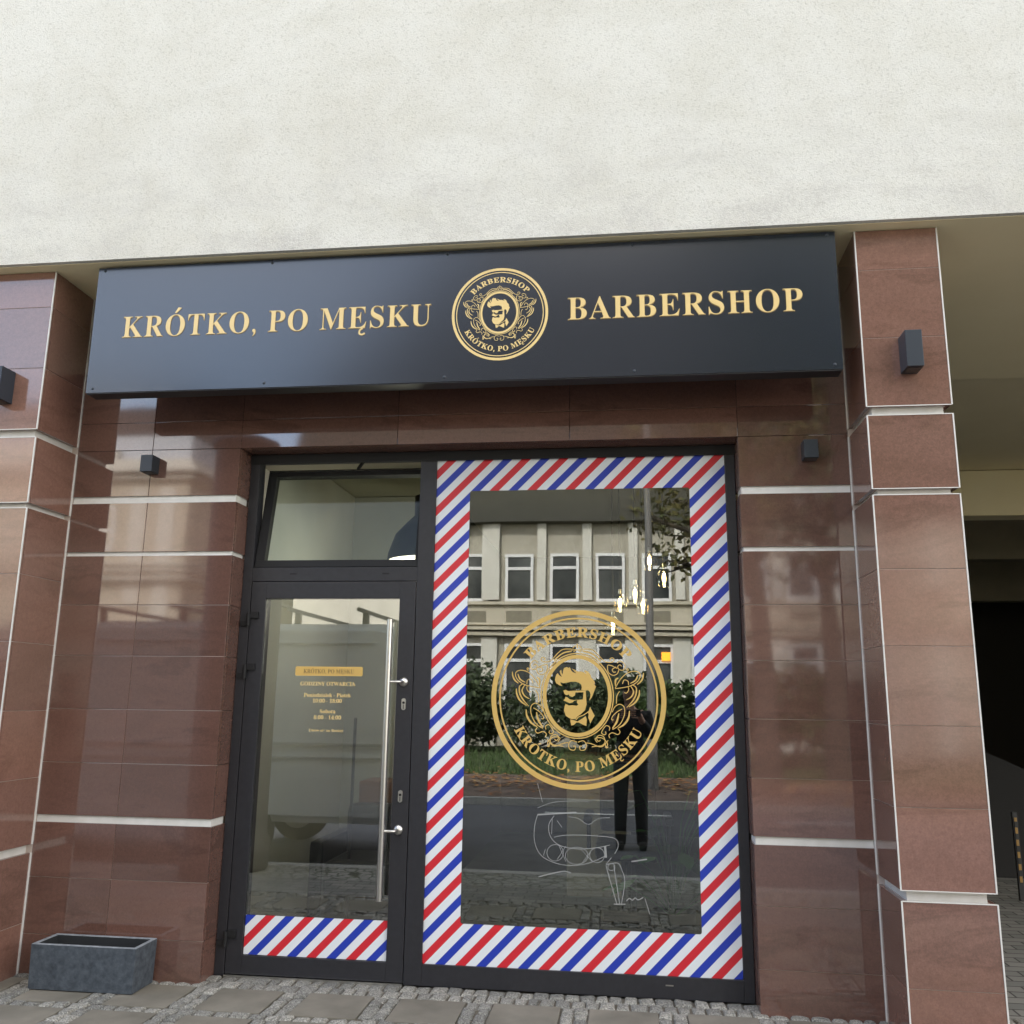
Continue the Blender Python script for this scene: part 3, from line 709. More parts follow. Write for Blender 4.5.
sand_pl = noisy('pale_render', (.42, .405, .36), (.51, .49, .44), 2.5, .95, 12, .6, .02)
apron_m = noisy('shaded_apron_render', (.20, .18, .14), (.26, .24, .18), 4, .95)  # recess shade of the panels put into a darker render colour
B = thing('facade_building', 'pilastered beige building across the street, reflected in the big window', 'building', (0, -26, 0))
Y = -24
simple('wall', sand_r, [((-10.6, Y-8, 0), (16, Y-.1, 7.2))], B)
m = MB(); m.add([(-11, Y+.35, 7.22), (16.1, Y+.35, 7.22), (16.1, Y-.6, 11), (12, Y-2.6, 19), (-4.8, Y-2.6, 19), (-10.8, Y-.6, 11), (-11, Y-8, 7.22), (16.1, Y-8, 7.22), (16.1, Y-7, 11), (12, Y-5, 19), (-4.8, Y-5, 19), (-10.8, Y-7, 11)],
      [(0,1,2,5),(5,2,3,4),(6,11,8,7),(11,10,9,8),(0,5,11,6),(5,4,10,11),(1,7,8,2),(2,8,9,3),(4,3,9,10),(0,6,7,1)])
m.build('roof', noisy('dark_roof_slate', (.035, .034, .028), (.05, .048, .04), 3, .9), B)
m = MB()
for k in range(-5, 12):                         # pilasters between the windows
    x = -3.62+k*1.495
    if x < -3.3: continue
    m.box((x-.16, Y-.12, 4.66), (x+.13, Y+.10, 7.19)); m.box((x-.30, Y-.12, 0), (x+.25, Y+.05, 3.45))
m.box((-4.11, Y-.12, 4.66), (-3.54, Y+.12, 7.19)); m.box((-4.11, Y-.12, 0), (-3.6, Y+.08, 3.45)); m.build('pilasters', sand_lt, B)
m = MB(); m.box((-4.6, Y-.11, 4.5), (16, Y+.16, 4.6)); m.box((-4.6, Y-.12, 3.86), (16, Y+.03, 4.499)); m.box((-4.6, Y-.11, 3.5), (16, Y+.22, 3.62)); m.box((-4.6, Y-.11, 3.68), (16, Y+.32, 3.78)); m.box((-10.6, Y-.11, 0), (-4.61, Y+.02, 7.19), 1); m.build('cornice', [sand, sand_pl], B)
for k in range(-1, 8):
    x = -2.885+k*1.495; m = MB(); m.box((x-.42, Y-.02, 3.94), (x+.42, Y+.035, 4.3)); m.build('apron_panel', apron_m, B)
for k in range(-4, 8):
    x = -2.885+k*1.495
    if x < -5: 
        continue
    far_window(B, x-.47, x+.47, 4.62, 6.2, Y); far_window(B, x-.47, x+.47, 1.0, 3.25, Y, .76)
osg = thing('lit_sign', 'small orange lit sign in a far ground floor window', 'sign', (1.83, -23.9, 2.87)); 
om = mat('orange_light', (.8, .3, .03), .5); BS(om).inputs['Emission Color'].default_value = (1, .32, .02, 1); BS(om).inputs['Emission Strength'].default_value = 1.5
simple('sign_face', om, [((1.70, Y-.0, 2.74), (1.97, Y+.08, 3.0))], osg)
A = thing('corner_building', 'sandstone corner building with stepped cornices, reflected in the left stone wall', 'building', (-16, -24, 0))
simple('wall', sand, [((-26, -34, 0), (-12.42, -20, 8.05))], A)
m = MB()
for z0, z1, p in ((8.051, 8.2, .35), (8.2, 8.52, .05), (7.86, 7.92, .2), (5.25, 5.33, .18), (5.05, 5.12, .22), (4.78, 4.86, .28), (4.0, 4.04, .05)):
    m.box((-26, -34, z0), (-12.42+p, -20+p, z1))
m.box((-26, -34, 8.53), (-14.9, -20, 8.85)); m.build('cornice', sand_lt, A)
m = MB(); m.box((-26, -33.9, 8.521), (-12.6, -20.3, 9.42)); m.build('sky_strip_band', noisy('sky_pale_sheet', (.46, .50, .56), (.54, .58, .64), 2, .5), A)  # added pale band, stands in for a strip of reflected sky
m = MB(); m.add([(-26, -20.2, 9.421), (-12.5, -20.2, 9.421), (-13.3, -21.2, 10.6), (-26, -21.2, 10.6), (-26, -33.9, 9.421), (-12.5, -33.9, 9.421), (-13.3, -33, 10.6), (-26, -33, 10.6)], [(0,1,2,3),(4,7,6,5),(0,3,7,4),(1,5,6,2),(3,2,6,7),(0,4,5,1)])
m.build('roof', noisy('sky_blocking_roof', (.05, .04, .035), (.07, .055, .048), 3, .9), A)  # added roof, hides the bright sky patch reflected under the sign
far_window(A, -15.6, -14.7, 5.7, 7.05, -20, .45); far_window(A, -18.2, -17.3, 5.7, 7.05, -20, .45)
m = MB(); m.box((-14.2, -20.1, 4.1), (-13.7, -19.97, 7.6)); m.box((-13.3, -20.1, 0), (-12.8, -19.96, 7.6)); m.build('pilasters', sand_lt, A)

# dark tall column near the kerb, added to make the dark strip in the reflection
col_m = noisy('dark_brown_column_paint', (.03, .022, .02), (.05, .038, .033), 4, .6)
cl = thing('stand_in_column', 'tall dark brown stand-in column for the unidentified strip reflected at the right of the left stone wall', 'column', (-2.83, -2.7, 0))
m = MB(); m.lathe((-2.86, -2.75, 0), [(.29, 0), (.30, .02), (.30, .25), (.27, .3), (.27, 3.72)], 32); m.build('shaft', col_m, cl)
m = MB(); m.lathe((-2.86, -2.75, 3.72), [(.30, 0), (.30, .06), (.2, .1), (.0, .12)], 32); m.build('cap', col_m, cl)

# street lamp post
post = thing('street_lamp', 'slim dark street lamp post reflected right of the window emblem', 'street lamp', (1.0, -10.9, 0))
m = MB(); m.lathe((1.02, -10.9, -.02), [(.09, 0), (.09, .9), (.075, .95), (.055, 7.5)], 16); m.build('pole', mat('post_paint', (.17, .16, .15), .6), post)
m = MB(); m.tube([(1.02, -10.9, 7.4), (1.02, -10.6, 7.7), (1.02, -9.9, 7.8)], .035, 8); m.box((.9, -10.0, 7.72), (1.14, -9.4, 7.84), 0, .02); m.build('lantern', mat('lantern_grey', (.2, .2, .2), .4), post)

# ------------------------------------------------------------------ trees and bushes
def leafmat(name, c1, c2):
    m = mat(name, c1, .6, spec=.3); geo = N(m, 'ShaderNodeNewGeometry')
    LK(m, ramp(m, geo.outputs['Random Per Island'], [(0, c1), (1, c2)]).outputs[0], BS(m).inputs['Base Color']); return m
leaf_a = leafmat('olive_autumn_leaves', (.05, .06, .02), (.14, .12, .04)); leaf_b = leafmat('green_leaves', (.035, .06, .02), (.085, .135, .045)); leaf_c = leafmat('dark_leaves', (.034, .050, .026), (.080, .108, .052))
bark = noisy('bark', (.05, .04, .03), (.10, .08, .06), 12, .95, 25, .8, .02)
def leaf_cloud(mb, rnd, blobs, n, size):
    vol = [b[3]**3 for b in blobs]; tot = sum(vol)
    for (cx, cy, cz, r_), vv in zip(blobs, vol):
        for k in range(int(n*vv/tot)):
            while True:
                p = Vector((rnd.uniform(-1, 1), rnd.uniform(-1, 1), rnd.uniform(-1, 1)))
                if .1 < p.length < 1: break
            p = p.normalized()*(p.length**.45)*r_*rnd.uniform(.75, 1.1)
            c_ = Vector((cx, cy, cz))+p; s_ = size*rnd.uniform(.6, 1.3)
            a = Vector((rnd.gauss(0, 1), rnd.gauss(0, 1), rnd.gauss(0, 1))).normalized(); b_ = a.cross(Vector((rnd.gauss(0, 1), rnd.gauss(0, 1), rnd.gauss(0, 1)))).normalized()
            mb.add([c_-a*s_, c_+b_*s_*.45, c_+a*s_, c_-b_*s_*.45], [(0, 1, 2, 3)])
def tree(label, x, y, h, trunk_h, blobs, n, size, lm, seed):
    rn = random.Random(seed); t = thing('street_tree', label, 'tree', (x, y, 0))
    m = MB(); m.tube([(x, y, -.1), (x+.05, y, trunk_h*.5), (x-.05, y+.05, trunk_h)], .2, 10, radii=[.26, .19, .15])
    for bx, by, bz, br in blobs:
        a = Vector((x-.05, y+.05, trunk_h-.2)); e = Vector((bx, by, bz)); md = a.lerp(e, .5)+Vector((0, 0, .4))
        m.tube([a, md, e], .06, 6, radii=[.11, .06, .025])
        for k in range(5):
            d = Vector((rn.gauss(0, 1), rn.gauss(0, 1), rn.gauss(0, .6))).normalized()*br*.8; m.tube([md.lerp(e, .6), e+d], .02, 5, radii=[.03, .01])
    m.build('trunk', bark, t); c_ = MB(); leaf_cloud(c_, rn, blobs, n, size); c_.build('crown', lm, t)
tree('sparse autumn tree across the road, reflected at the window upper right', 3.0, -11.8, 8, 3.6,
     [(1.0, -11.5, 4.9, .45), (1.7, -11.6, 4.6, .75), (1.9, -11.6, 5.5, .8), (2.7, -11.8, 5.1, 1.0), (1.5, -11.5, 3.9, .35), (3.0, -11.8, 6.8, 1.3), (1.2, -11.8, 6.4, .7)], 3000, .085, leaf_a, 11)
tree('tall dense tree by the far kerb, reflected in the right stone wall', 4.6, -13.6, 12, 4,
     [(3.6, -13.4, 4.6, .9), (4.8, -13.5, 5.6, 1.6), (4.0, -13.8, 7.6, 1.9), (6.2, -13.5, 6.4, 1.8), (5.0, -13.8, 10, 2.3), (6.8, -13.4, 9, 2.0), (5.6, -13.2, 3.4, .9), (3.6, -13.8, 12, 2)], 8000, .14, leaf_c, 12)
def bush(label, x, y, w, d, h, lm, n, seed, size=.07, name='bush'):
    rn = random.Random(seed); t = thing(name, label, 'bush', (x, y, 0)); bl = []
    for k in range(7): bl.append((x+rn.uniform(-.5, .5)*w, y+rn.uniform(-.4, .4)*d, h*rn.uniform(.35, .72), h*rn.uniform(.28, .42)))
    m = MB()
    for b_ in bl: m.tube([(x+rn.uniform(-.2, .2), y, -.05), (b_[0], b_[1], b_[2])], .03, 5, radii=[.04, .015])
    m.build('stems', bark, t); c_ = MB(); leaf_cloud(c_, rn, bl, n, size); c_.build('crown', lm, t)
for k, (lb, x, y, w, h, lm) in enumerate([
    ('dark evergreen shrub at the far left of the reflected verge', -5.6, -20.5, 2.6, 2.3, leaf_c), ('blue green shrub below the first reflected window', -4.1, -21, 2.0, 2.2, leaf_c),
    ('dense dark shrub behind the emblem, left of the lamp post', -2.2, -21, 2.6, 2.0, leaf_c), ('low dark shrub in the middle of the reflected verge', -.4, -20.5, 2.4, 1.9, leaf_c),
    ('bright green shrub right of the reflected lamp post', 2.2, -17.5, 2.2, 1.9, leaf_b), ('leafy green bush at the right end of the reflected verge', 4.3, -17, 2.4, 2.3, leaf_b), ('dark shrub behind the reflected lamp post', 1.0, -21, 2.2, 2.1, leaf_c)]):
    bush(lb, x, y, w*1.35, 1.6, h, lm, 3400, 30+k, .11)

# ------------------------------------------------------------------ van parked at the kerb, reflected in the door
van_m = mat('silver_green_van_paint', (.72, .76, .76), .35, .0, Coat_Weight=.5, Coat_Roughness=.08)
vd = mat('van_glass', (.015, .018, .02), .08); rub = mat('tyre_rubber', (.02, .02, .02), .8); blk = mat('black_plastic', (.02, .02, .022), .5)
red_l = mat('red_tail_light', (.35, .01, .01), .2)
van = thing('parked_van', 'silver panel van with roof bars parked at the kerb, reflected in the door', 'van', (-4.2, -4.4, -.11))
prof = [(-1.57, .38), (-1.51, .30), (-6.9, .30), (-7.02, .5), (-7.0, .95), (-6.7, 1.12), (-5.9, 1.25), (-5.2, 2.03), (-4.9, 2.15), (-4.5, 2.20), (-1.78, 2.20), (-1.63, 2.12), (-1.55, 1.2)]
bm = bmesh.new(); ys = (-3.42, -5.28); L = []
for yv, k in ((-3.42, 0), (-5.28, 1)):
    L.append([bm.verts.new((px, yv, pz)) for px, pz in prof])
for a in L: bm.faces.new(a)
n = len(prof)
for i in range(n): bm.faces.new((L[0][i], L[0][(i+1) % n], L[1][(i+1) % n], L[1][i]))
bmesh.ops.recalc_face_normals(bm, faces=bm.faces[:]); bmesh.ops.bevel(bm, geom=[e for e in bm.edges if abs(e.verts[0].co.y-e.verts[1].co.y) < .01], offset=.07, segments=4, affect='EDGES')
me = bpy.data.meshes.new('body'); bm.to_mesh(me); bm.free(); me.materials.append(van_m)
for p in me.polygons: p.use_smooth = True
try: me.set_sharp_from_angle(angle=.6)
except Exception: pass
bo = bpy.data.objects.new('body', me); COL.objects.link(bo); setp(bo, van)
m = MB()
for x0, x1, z0, z1 in ((-5.0, -1.85, 2.0, 2.012), (-6.8, -1.75, 1.02, 1.05), (-6.8, -1.75, .90, .92)): m.box((x0, -3.425, z0), (x1, -3.405, z1))
m.build('side_moulding', mat('moulding_grey', (.45, .47, .46), .4), van)
simple('side_window', vd, [((-5.7, -3.426, 1.2), (-4.75, -3.40, 1.78))], van, .02)
for x in (-3.15, -6.0):
    for yv in (-3.50, -5.2):
        m = MB(); m.lathe((x, yv, .22), [(.12, -.10), (.20, -.11), (.32, -.10), (.34, -.05), (.34, .05), (.32, .10), (.20, .11), (.12, .10)], 28, 0, 'y'); w_ = m.build('wheel', rub, van)
        m = MB(); m.lathe((x, yv, .22), [(0, .08), (.1, .10), (.2, .112)], 20, 0, 'y'); m.build('rim', steel, w_)
for k, x in enumerate((-1.99, -2.7, -3.75, -4.6)):
    m = MB(); m.tube([(x, -3.28, 2.33), (x, -5.35, 2.33)], .022, 8); 
    for yv in (-3.55, -5.15): m.box((x-.03, yv-.03, 2.19), (x+.03, yv+.03, 2.32), 0, .008)
    m.build('roof_bar', blk, van)
m = MB(); m.box((-1.565, -3.62, .9), (-1.54, -3.50, 1.35), 0, .008); m.build('tail_light', red_l, van)
m = MB(); m.box((-1.56, -5.2, .32), (-1.45, -3.48, .5), 0, .03); m.build('bumper', blk, van)

# ------------------------------------------------------------------ inside the shop
bulb_g = bpy.data.materials.new('bulb_glow'); bulb_g.use_nodes = True
BS(bulb_g).inputs['Emission Color'].default_value = (1, .72, .38, 1); BS(bulb_g).inputs['Emission Strength'].default_value = 16
shade_g = glass_mat('amber_glass_shade', .08, (1, .88, .66), .92)
cord_m = mat('black_cord', (.01, .01, .01), .6)
def pxp(u, v, y):
    d = F+R*((u-512)/f)+U*((512-v)/f); return CAM+d*((y-CAM.y)/d.y)
rk = [(649.4, 561, 1.5), (664, 578, 1.5), (635, 594, 1.5), (620, 603, 1.6), (643, 605, 1.6), (613, 626, 1.55)]
lab = ['topmost glowing bulb of the pendant cluster behind the window', 'rightmost glowing bulb of the pendant cluster', 'middle glowing bulb of the pendant cluster', 'left glowing bulb of the pendant cluster above the lowest one',
       'glowing bulb below the middle of the pendant cluster', 'lowest glowing bulb of the pendant cluster near the emblem rim']
for (u_, v_, y_), lb in zip(rk, lab):
    p = pxp(u_, v_, y_); t = thing('pendant_bulb', lb, 'pendant lamp', p, 'glowing pendant bulbs inside the window')
    m = MB(); m.tube([(p.x, p.y, p.z+.10), (p.x, p.y, 3.18)], .005, 6); m.build('cord', cord_m, t)
    m = MB(); m.lathe(p, [(.012, .10), (.014, .07), (.012, .065)], 10); m.build('socket', steel, t)
    m = MB(); m.lathe(p, [(.015, .068), (.045, .045), (.058, -.01), (.05, -.055), (.048, -.06)], 18); m.build('shade', shade_g, t)
    m = MB(); m.lathe(p, [(0, .034), (.009, .03), (.013, 0), (.010, -.024), (0, -.03)], 10); m.build('filament', bulb_g, t)
dome = thing('dome_pendant', 'black dome pendant lamp seen through the tilted transom', 'pendant lamp', (-.75, 1.2, 2.45))
m = MB(); m.lathe((-.76, 1.2, 2.425), [(.29, 0), (.285, .05), (.24, .18), (.16, .27), (.11, .32), (.11, .46), (.02, .47)], 28); m.tube([(-.76, 1.2, 2.89), (-.76, 1.2, 3.18)], .005, 6); m.build('shade', mat('dome_black', (.012, .012, .012), .5), dome)
dm = mat('dome_inside', (.85, .8, .7), .6); BS(dm).inputs['Emission Color'].default_value = (1, .9, .75, 1); BS(dm).inputs['Emission Strength'].default_value = .12
m = MB(); m.lathe((-.76, 1.2, 2.42), [(.278, .004), (.2, .02), (0, .025)], 28); m.build('diffuser', dm, dome)
wood = noisy('brown_cabinet_wood', (.14, .055, .025), (.22, .09, .04), 5, .5); leather = mat('black_leather', (.012, .012, .016), .38)
cab = thing('cabinet', 'brown wooden cabinet behind the black armchair inside the door', 'cabinet', (-1.1, 2.1, 0))
m = MB(); m.box((-1.44, 2.05, .02), (-.87, 2.4, .86), 0, .01); m.build('carcass', wood, cab)
m = MB(); m.box((-1.42, 2.03, .06), (-.89, 2.049, .82)); m.build('cabinet_door', wood, cab)
ac = thing('armchair', 'black leather armchair inside, low behind the door glass', 'armchair', (-1.05, 1.5, 0))
m = MB(); m.box((-1.40, 1.62, .25), (-.72, 1.80, .74), 0, .05); m.build('backrest', leather, ac)
m = MB(); m.box((-1.38, 1.10, .22), (-.74, 1.615, .44), 0, .05); m.build('seat', leather, ac)
for x in (-1.48, -.72): m = MB(); m.box((x, 1.10, .08), (x+.09, 1.75, .56), 0, .03); m.build('armrest', leather, ac)
for x in (-1.42, -.70):
    for yv in (1.14, 1.7): m = MB(); m.tube([(x, yv, 0), (x, yv, .1)], .015, 8); m.build('leg', steel, ac)
st = thing('coat_stand', 'thin dark upright stand in front of the cabinet inside the door', 'stand', (-1.2, 1.3, 0))
m = MB(); m.tube([(-1.235, 1.2, .02), (-1.235, 1.2, 1.35)], .011, 8); m.lathe((-1.235, 1.2, 0), [(.14, 0), (.14, .015), (.02, .03)], 20); m.build('post', blk, st)
ct = thing('reception_counter', 'beige reception counter deep inside behind the window emblem', 'counter', (.4, 2.6, 0))
cream = mat('cream_laminate', (.42, .38, .30), .5)
m = MB(); m.box((.12, 2.5, 0), (.62, 2.9, 1.02), 0, .01); m.build('body', cream, ct); m = MB(); m.box((.08, 2.46, 1.021), (.66, 2.94, 1.06), 0, .006); m.build('worktop', wood, ct)
bc = thing('barber_chair', 'black barber chair inside behind the window drawing', 'chair', (.62, 1.6, 0))
cxx, cyy = .60, 1.6
m = MB(); m.box((cxx-.22, cyy-.24, .45), (cxx+.22, cyy+.22, .57), 0, .04); m.build('seat', leather, bc)
m = MB(); m.box((cxx-.2, cyy+.2, .58), (cxx+.2, cyy+.3, 1.05), 0, .04); m.build('backrest', leather, bc)
m = MB(); m.box((cxx-.1, cyy+.22, 1.07), (cxx+.1, cyy+.29, 1.2), 0, .03); m.build('headrest', leather, bc)
for s_ in (-1, 1): m = MB(); m.box((cxx+s_*.27-.03, cyy-.2, .68), (cxx+s_*.27+.03, cyy+.2, .73), 0, .02); m.tube([(cxx+s_*.27, cyy, .5), (cxx+s_*.27, cyy, .69)], .014, 8); m.build('armrest', leather, bc)
m = MB(); m.lathe((cxx, cyy, 0), [(.27, 0), (.27, .02), (.08, .06), (.05, .08), (.05, .45)], 28); m.build('base', blk, bc)
m = MB(); m.box((cxx-.16, cyy-.52, .16), (cxx+.16, cyy-.42, .19), 0, .01); m.tube([(cxx, cyy-.2, .44), (cxx, cyy-.45, .18)], .016, 8); m.build('footrest', blk, bc)
pt = thing('potted_plant', 'green leafy potted plant inside the window lower right corner', 'plant', (.85, .9, 0))
m = MB(); m.lathe((.86, .95, 0), [(0, .0), (.10, 0), (.14, .26), (.12, .26), (.11, .22), (0, .22)], 22); m.build('pot', mat('dark_pot', (.05, .055, .06), .5), pt)
m = MB(); rn = random.Random(9)
for k in range(26):
    a = rn.uniform(0, 2*PI); l = rn.uniform(.12, .30); z0 = rn.uniform(.35, .95); bx, by = .86+math.cos(a)*l, .95+math.sin(a)*l*.8
    m.tube([(.86, .95, .22), ((.86+bx)/2, (.95+by)/2, z0*.8), (bx, by, z0)], .004, 5)
    d = Vector((math.cos(a), math.sin(a), rn.uniform(-.5, .3))).normalized(); sd = d.cross(Vector((0, 0, 1))).normalized(); L_ = rn.uniform(.10, .17); c0 = Vector((bx, by, z0))
    P = [c0+d*(L_*t)+sd*(L_*.38*math.sin(PI*t))*sgn+Vector((0, 0, -.25*L_*t*t)) for sgn, ts in ((1, (0, .2, .4, .6, .8, 1)), (-1, (.8, .6, .4, .2))) for t in ts]
    m.add(P, [list(range(10))])
m.build('leaves', leafmat('houseplant_leaves', (.03, .10, .03), (.07, .20, .06)), pt)

# ------------------------------------------------------------------ passage furniture
hz = mat('hazard_tape', (.5, .3, .02), .5); v = coords(hz, (1, 1, 1)); sx = N(hz, 'ShaderNodeSeparateXYZ'); LK(hz, v, sx.inputs[0])
md_ = N(hz, 'ShaderNodeMath', operation='MULTIPLY'); md_.inputs[1].default_value = 11; LK(hz, sx.outputs['Z'], md_.inputs[0]); fc = N(hz, 'ShaderNodeMath', operation='FRACT'); LK(hz, md_.outputs[0], fc.inputs[0])
rr = ramp(hz, fc.outputs[0], [(0, (.015, .015, .015)), (.5, (.3, .17, .04))]); rr.color_ramp.interpolation = 'CONSTANT'; LK(hz, rr.outputs[0], BS(hz).inputs['Base Color'])
hp = thing('hazard_post', 'short black and yellow striped post in the dark passage', 'post', (3.64, 3, 0))
simple('post', blk, [((3.622, 3.0, 0), (3.658, 3.03, .66))], hp); simple('striped_tape', hz, [((3.63, 2.994, .13), (3.65, 2.9995, .62))], hp)
rw = thing('ramp_wall', 'low dark sloping wall in the passage right of the pillar', 'wall', (4.4, 4, 0))
m = MB(); m.add([(3.72, 4.0, 0), (6.5, 4.0, 0), (6.5, 4.0, .35), (5.2, 4.0, .45), (3.72, 4.0, 1.12), (3.72, 4.2, 0), (6.5, 4.2, 0), (6.5, 4.2, .35), (5.2, 4.2, .45), (3.72, 4.2, 1.12)],
      [(0, 1, 2, 3, 4), (5, 9, 8, 7, 6), (0, 5, 6, 1), (1, 6, 7, 2), (2, 7, 8, 3), (3, 8, 9, 4), (4, 9, 5, 0)]); m.build('wall_body', mat('ramp_grey', (.018, .017, .016), .9), rw)

# ------------------------------------------------------------------ photographer, reflected
def skin_mesh(name, verts, edges, radii, m_, parent, root=0, sub=2):
    me = bpy.data.meshes.new(name); me.from_pydata(verts, edges, []); o = bpy.data.objects.new(name, me); COL.objects.link(o)
    md = o.modifiers.new('s', 'SKIN'); md.use_smooth_shade = True
    for i, r_ in enumerate(radii):
        sv = me.skin_vertices[0].data[i]; sv.radius = (r_, r_) if not isinstance(r_, tuple) else r_; sv.use_root = (i == root)
    sb = o.modifiers.new('b', 'SUBSURF'); sb.levels = sb.render_levels = sub
    bpy.context.view_layer.update()
    em = bpy.data.meshes.new_from_object(o.evaluated_get(bpy.context.evaluated_depsgraph_get())); o.modifiers.clear(); o.data = em
    em.materials.clear(); em.materials.append(m_)
    setp(o, parent); return o
px_, py_ = .63, -5.28; g0 = -.11
skin_c = mat('skin', (.42, .24, .17), .5); dark_c = mat('dark_clothes', (.015, .015, .018), .85); jeans = mat('grey_trousers', (.03, .03, .034), .85)
person = thing('person', 'person in dark clothes photographing the shop, reflected in the window', 'person', (px_, py_, g0))
V_ = [(0, 0, .98), (0, 0, 1.12), (0, .01, 1.30), (0, .0, 1.45), (0, .0, 1.53), (0, .02, 1.62), (0, .03, 1.70), (0, .03, 1.77),
      (.10, 0, .90), (.11, .02, .50), (.12, -.02, .0), (.13, .06, .04), (-.10, 0, .90), (-.11, .02, .50), (-.12, -.02, .0), (-.13, .06, .04),
      (.19, 0, 1.43), (.24, .08, 1.20), (.13, .28, 1.38), (.10, .34, 1.46), (-.19, 0, 1.43), (-.24, .08, 1.20), (-.16, .28, 1.38), (-.13, .34, 1.46)]
E_ = [(0,1),(1,2),(2,3),(3,4),(4,5),(5,6),(6,7),(0,8),(8,9),(9,10),(10,11),(0,12),(12,13),(13,14),(14,15),(3,16),(16,17),(17,18),(18,19),(3,20),(20,21),(21,22),(22,23)]
R_ = [(.10,.08),(.10,.07),(.11,.07),(.08,.06),.05,.075,.095,.05,.09,.06,.045,.04,.09,.06,.045,.04,.07,.05,.038,.03,.07,.05,.038,.03]
W_ = [(px_+a, py_+b_, g0+c_) for a, b_, c_ in V_]
body = skin_mesh('body', W_, E_, R_, skin_c, person)
tr_i = [0, 8, 9, 10, 12, 13, 14]; skin_mesh('trousers', [W_[i] for i in tr_i], [(0,1),(1,2),(2,3),(0,4),(4,5),(5,6)], [(.165,.125),.105,.08,.065,.105,.08,.065], jeans, person)
jk = [0, 1, 2, 3, 16, 17, 18, 20, 21, 22]; skin_mesh('jacket', [W_[i] for i in jk], [(0,1),(1,2),(2,3),(3,4),(4,5),(5,6),(3,7),(7,8),(8,9)], [(.175,.135),(.16,.125),(.18,.13),(.12,.095),.085,.066,.05,.085,.066,.05], dark_c, person)
hx, hy, hz_ = px_, py_+.03, g0+1.74
m = MB(); m.lathe((hx, hy-.02, hz_-.03), [(.098, 0), (.108, .04), (.095, .09), (.055, .13), (0, .142)], 20); m.build('hair', mat('dark_hair', (.02, .014, .01), .7), person)
for s_, b_ in ((1, .10), (-1, -.13)):
    base = Vector((px_+b_, py_+.36, g0+1.46))
    for k in range(4):
        p0 = base+Vector((-s_*.01, .0, .02-.022*k)); ln = (.075, .083, .078, .06)[k]
        skin_mesh('finger', [p0, p0+Vector((-s_*ln*.5, .03, .0)), p0+Vector((-s_*ln, .035, .003)), p0+Vector((-s_*(ln+.012), .015, .003))], [(0,1),(1,2),(2,3)], [.010,.009,.008,.007], skin_c, body, 0, 1)
    skin_mesh('thumb', [base+Vector((0, -.01, .0)), base+Vector((-s_*.03, -.02, .03)), base+Vector((-s_*.055, -.015, .035))], [(0,1),(1,2)], [.012,.010,.009], skin_c, body, 0, 1)
for s_ in (1, -1):
    m = MB(); m.box((px_+s_*.125-.045, py_-.09, g0+.002), (px_+s_*.125+.045, py_+.19, g0+.085), 0, .03); m.build('shoe', blk, person)
ph = tag(simple('phone', blk, [((px_-.15, py_+.375, g0+1.425), (px_+.12, py_+.384, g0+1.50))], None, .003), 'dark phone held out in both hands by the person', 'phone')

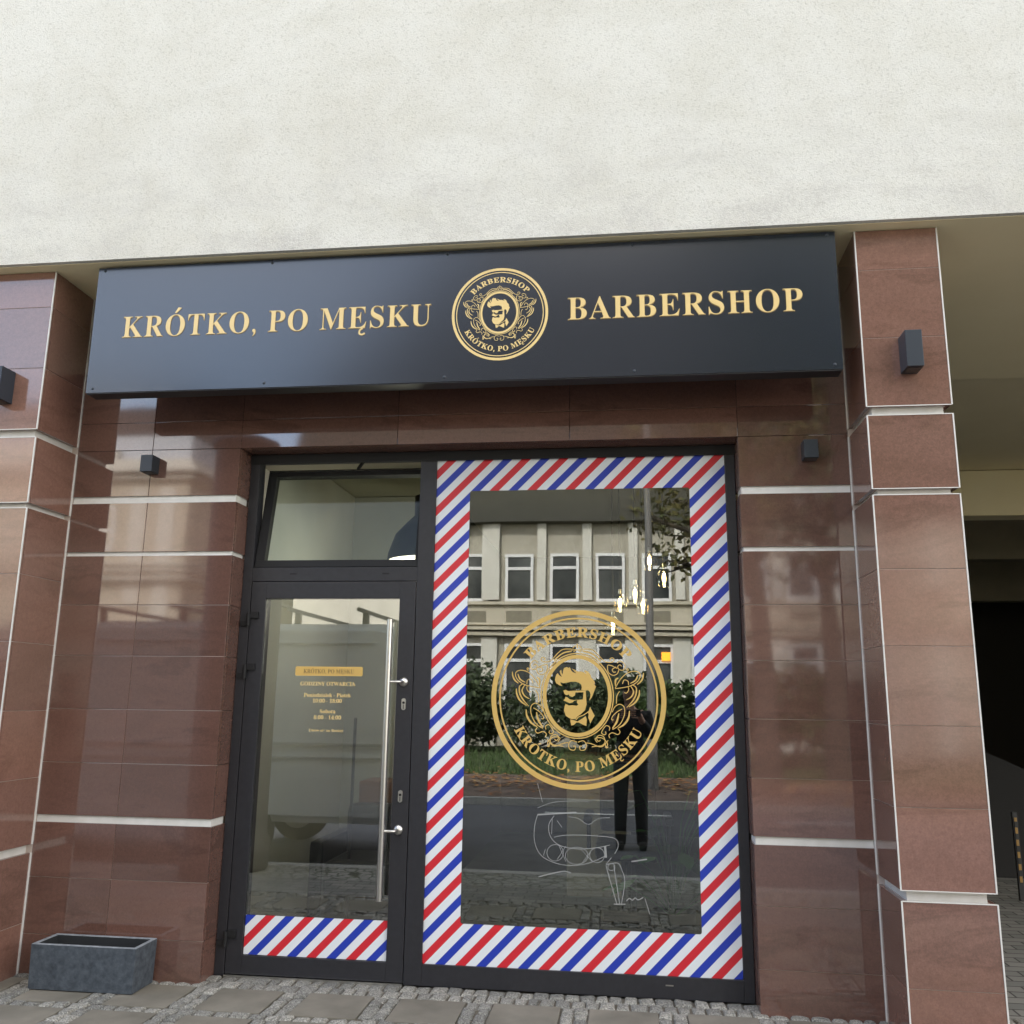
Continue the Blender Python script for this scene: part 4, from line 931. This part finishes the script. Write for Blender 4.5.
# ------------------------------------------------------------------ light
w = bpy.data.worlds.new('World'); S.world = w; w.use_nodes = True; nt = w.node_tree
sky = nt.nodes.new('ShaderNodeTexSky'); sky.sky_type = 'NISHITA'; sky.sun_disc = False
EL, AZ = math.radians(40), math.radians(-12)
sky.sun_elevation = EL; sky.sun_rotation = AZ; sky.air_density = 1.0; sky.dust_density = 2.5; sky.ozone_density = 1.0
tc = nt.nodes.new('ShaderNodeTexCoord'); nz = nt.nodes.new('ShaderNodeTexNoise'); nz.inputs['Scale'].default_value = 2.2; nz.inputs['Detail'].default_value = 5
nt.links.new(tc.outputs['Generated'], nz.inputs['Vector'])
cr = nt.nodes.new('ShaderNodeValToRGB'); cr.color_ramp.elements[0].position = .42; cr.color_ramp.elements[0].color = (.25, .25, .25, 1); cr.color_ramp.elements[1].position = .60; cr.color_ramp.elements[1].color = (.9, .9, .9, 1)
nt.links.new(nz.outputs['Fac'], cr.inputs[0])
mxw = nt.nodes.new('ShaderNodeMix'); mxw.data_type = 'RGBA'; mxw.inputs[7].default_value = (6.2, 5.8, 5.2, 1)
sxw = nt.nodes.new('ShaderNodeSeparateXYZ'); nt.links.new(tc.outputs['Generated'], sxw.inputs[0])
mrw = nt.nodes.new('ShaderNodeMapRange'); mrw.inputs['From Min'].default_value = -.62; mrw.inputs['From Max'].default_value = -.05; mrw.inputs['To Min'].default_value = .12; mrw.inputs['To Max'].default_value = 1
nt.links.new(sxw.outputs['X'], mrw.inputs['Value']); mlw = nt.nodes.new('ShaderNodeMath'); mlw.operation = 'MULTIPLY'
nt.links.new(cr.outputs[0], mlw.inputs[0]); nt.links.new(mrw.outputs[0], mlw.inputs[1]); nt.links.new(mlw.outputs[0], mxw.inputs[0]); nt.links.new(sky.outputs[0], mxw.inputs[6]); nt.links.new(mxw.outputs[2], nt.nodes['Background'].inputs[0])
nt.nodes['Background'].inputs[1].default_value = .14
sd = bpy.data.lights.new('sun', 'SUN'); sd.energy = 1.3; sd.angle = math.radians(.6); sd.color = (1, .94, .85)
so = bpy.data.objects.new('sun', sd); COL.objects.link(so)
dirv = Vector((math.sin(AZ)*math.cos(EL), math.cos(AZ)*math.cos(EL), math.sin(EL)))
so.rotation_euler = dirv.to_track_quat('Z', 'Y').to_euler(); so.location = dirv*30
S.view_settings.view_transform = 'Standard'; S.view_settings.look = 'None'; S.view_settings.gamma = 1; S.view_settings.exposure = 2.40
S.cycles.max_bounces = 8; S.cycles.transparent_max_bounces = 12; S.cycles.glossy_bounces = 4; S.cycles.use_denoising = True
S.cycles.sample_clamp_indirect = 6

def lamp(name, loc, e, col, rad):
    l = bpy.data.lights.new(name, 'POINT'); l.energy = e; l.color = col; l.shadow_soft_size = rad
    o = bpy.data.objects.new(name, l); o.location = loc; COL.objects.link(o)
lamp('dome_light', (-.76, 1.2, 2.2), 4, (1, .92, .82), .10)
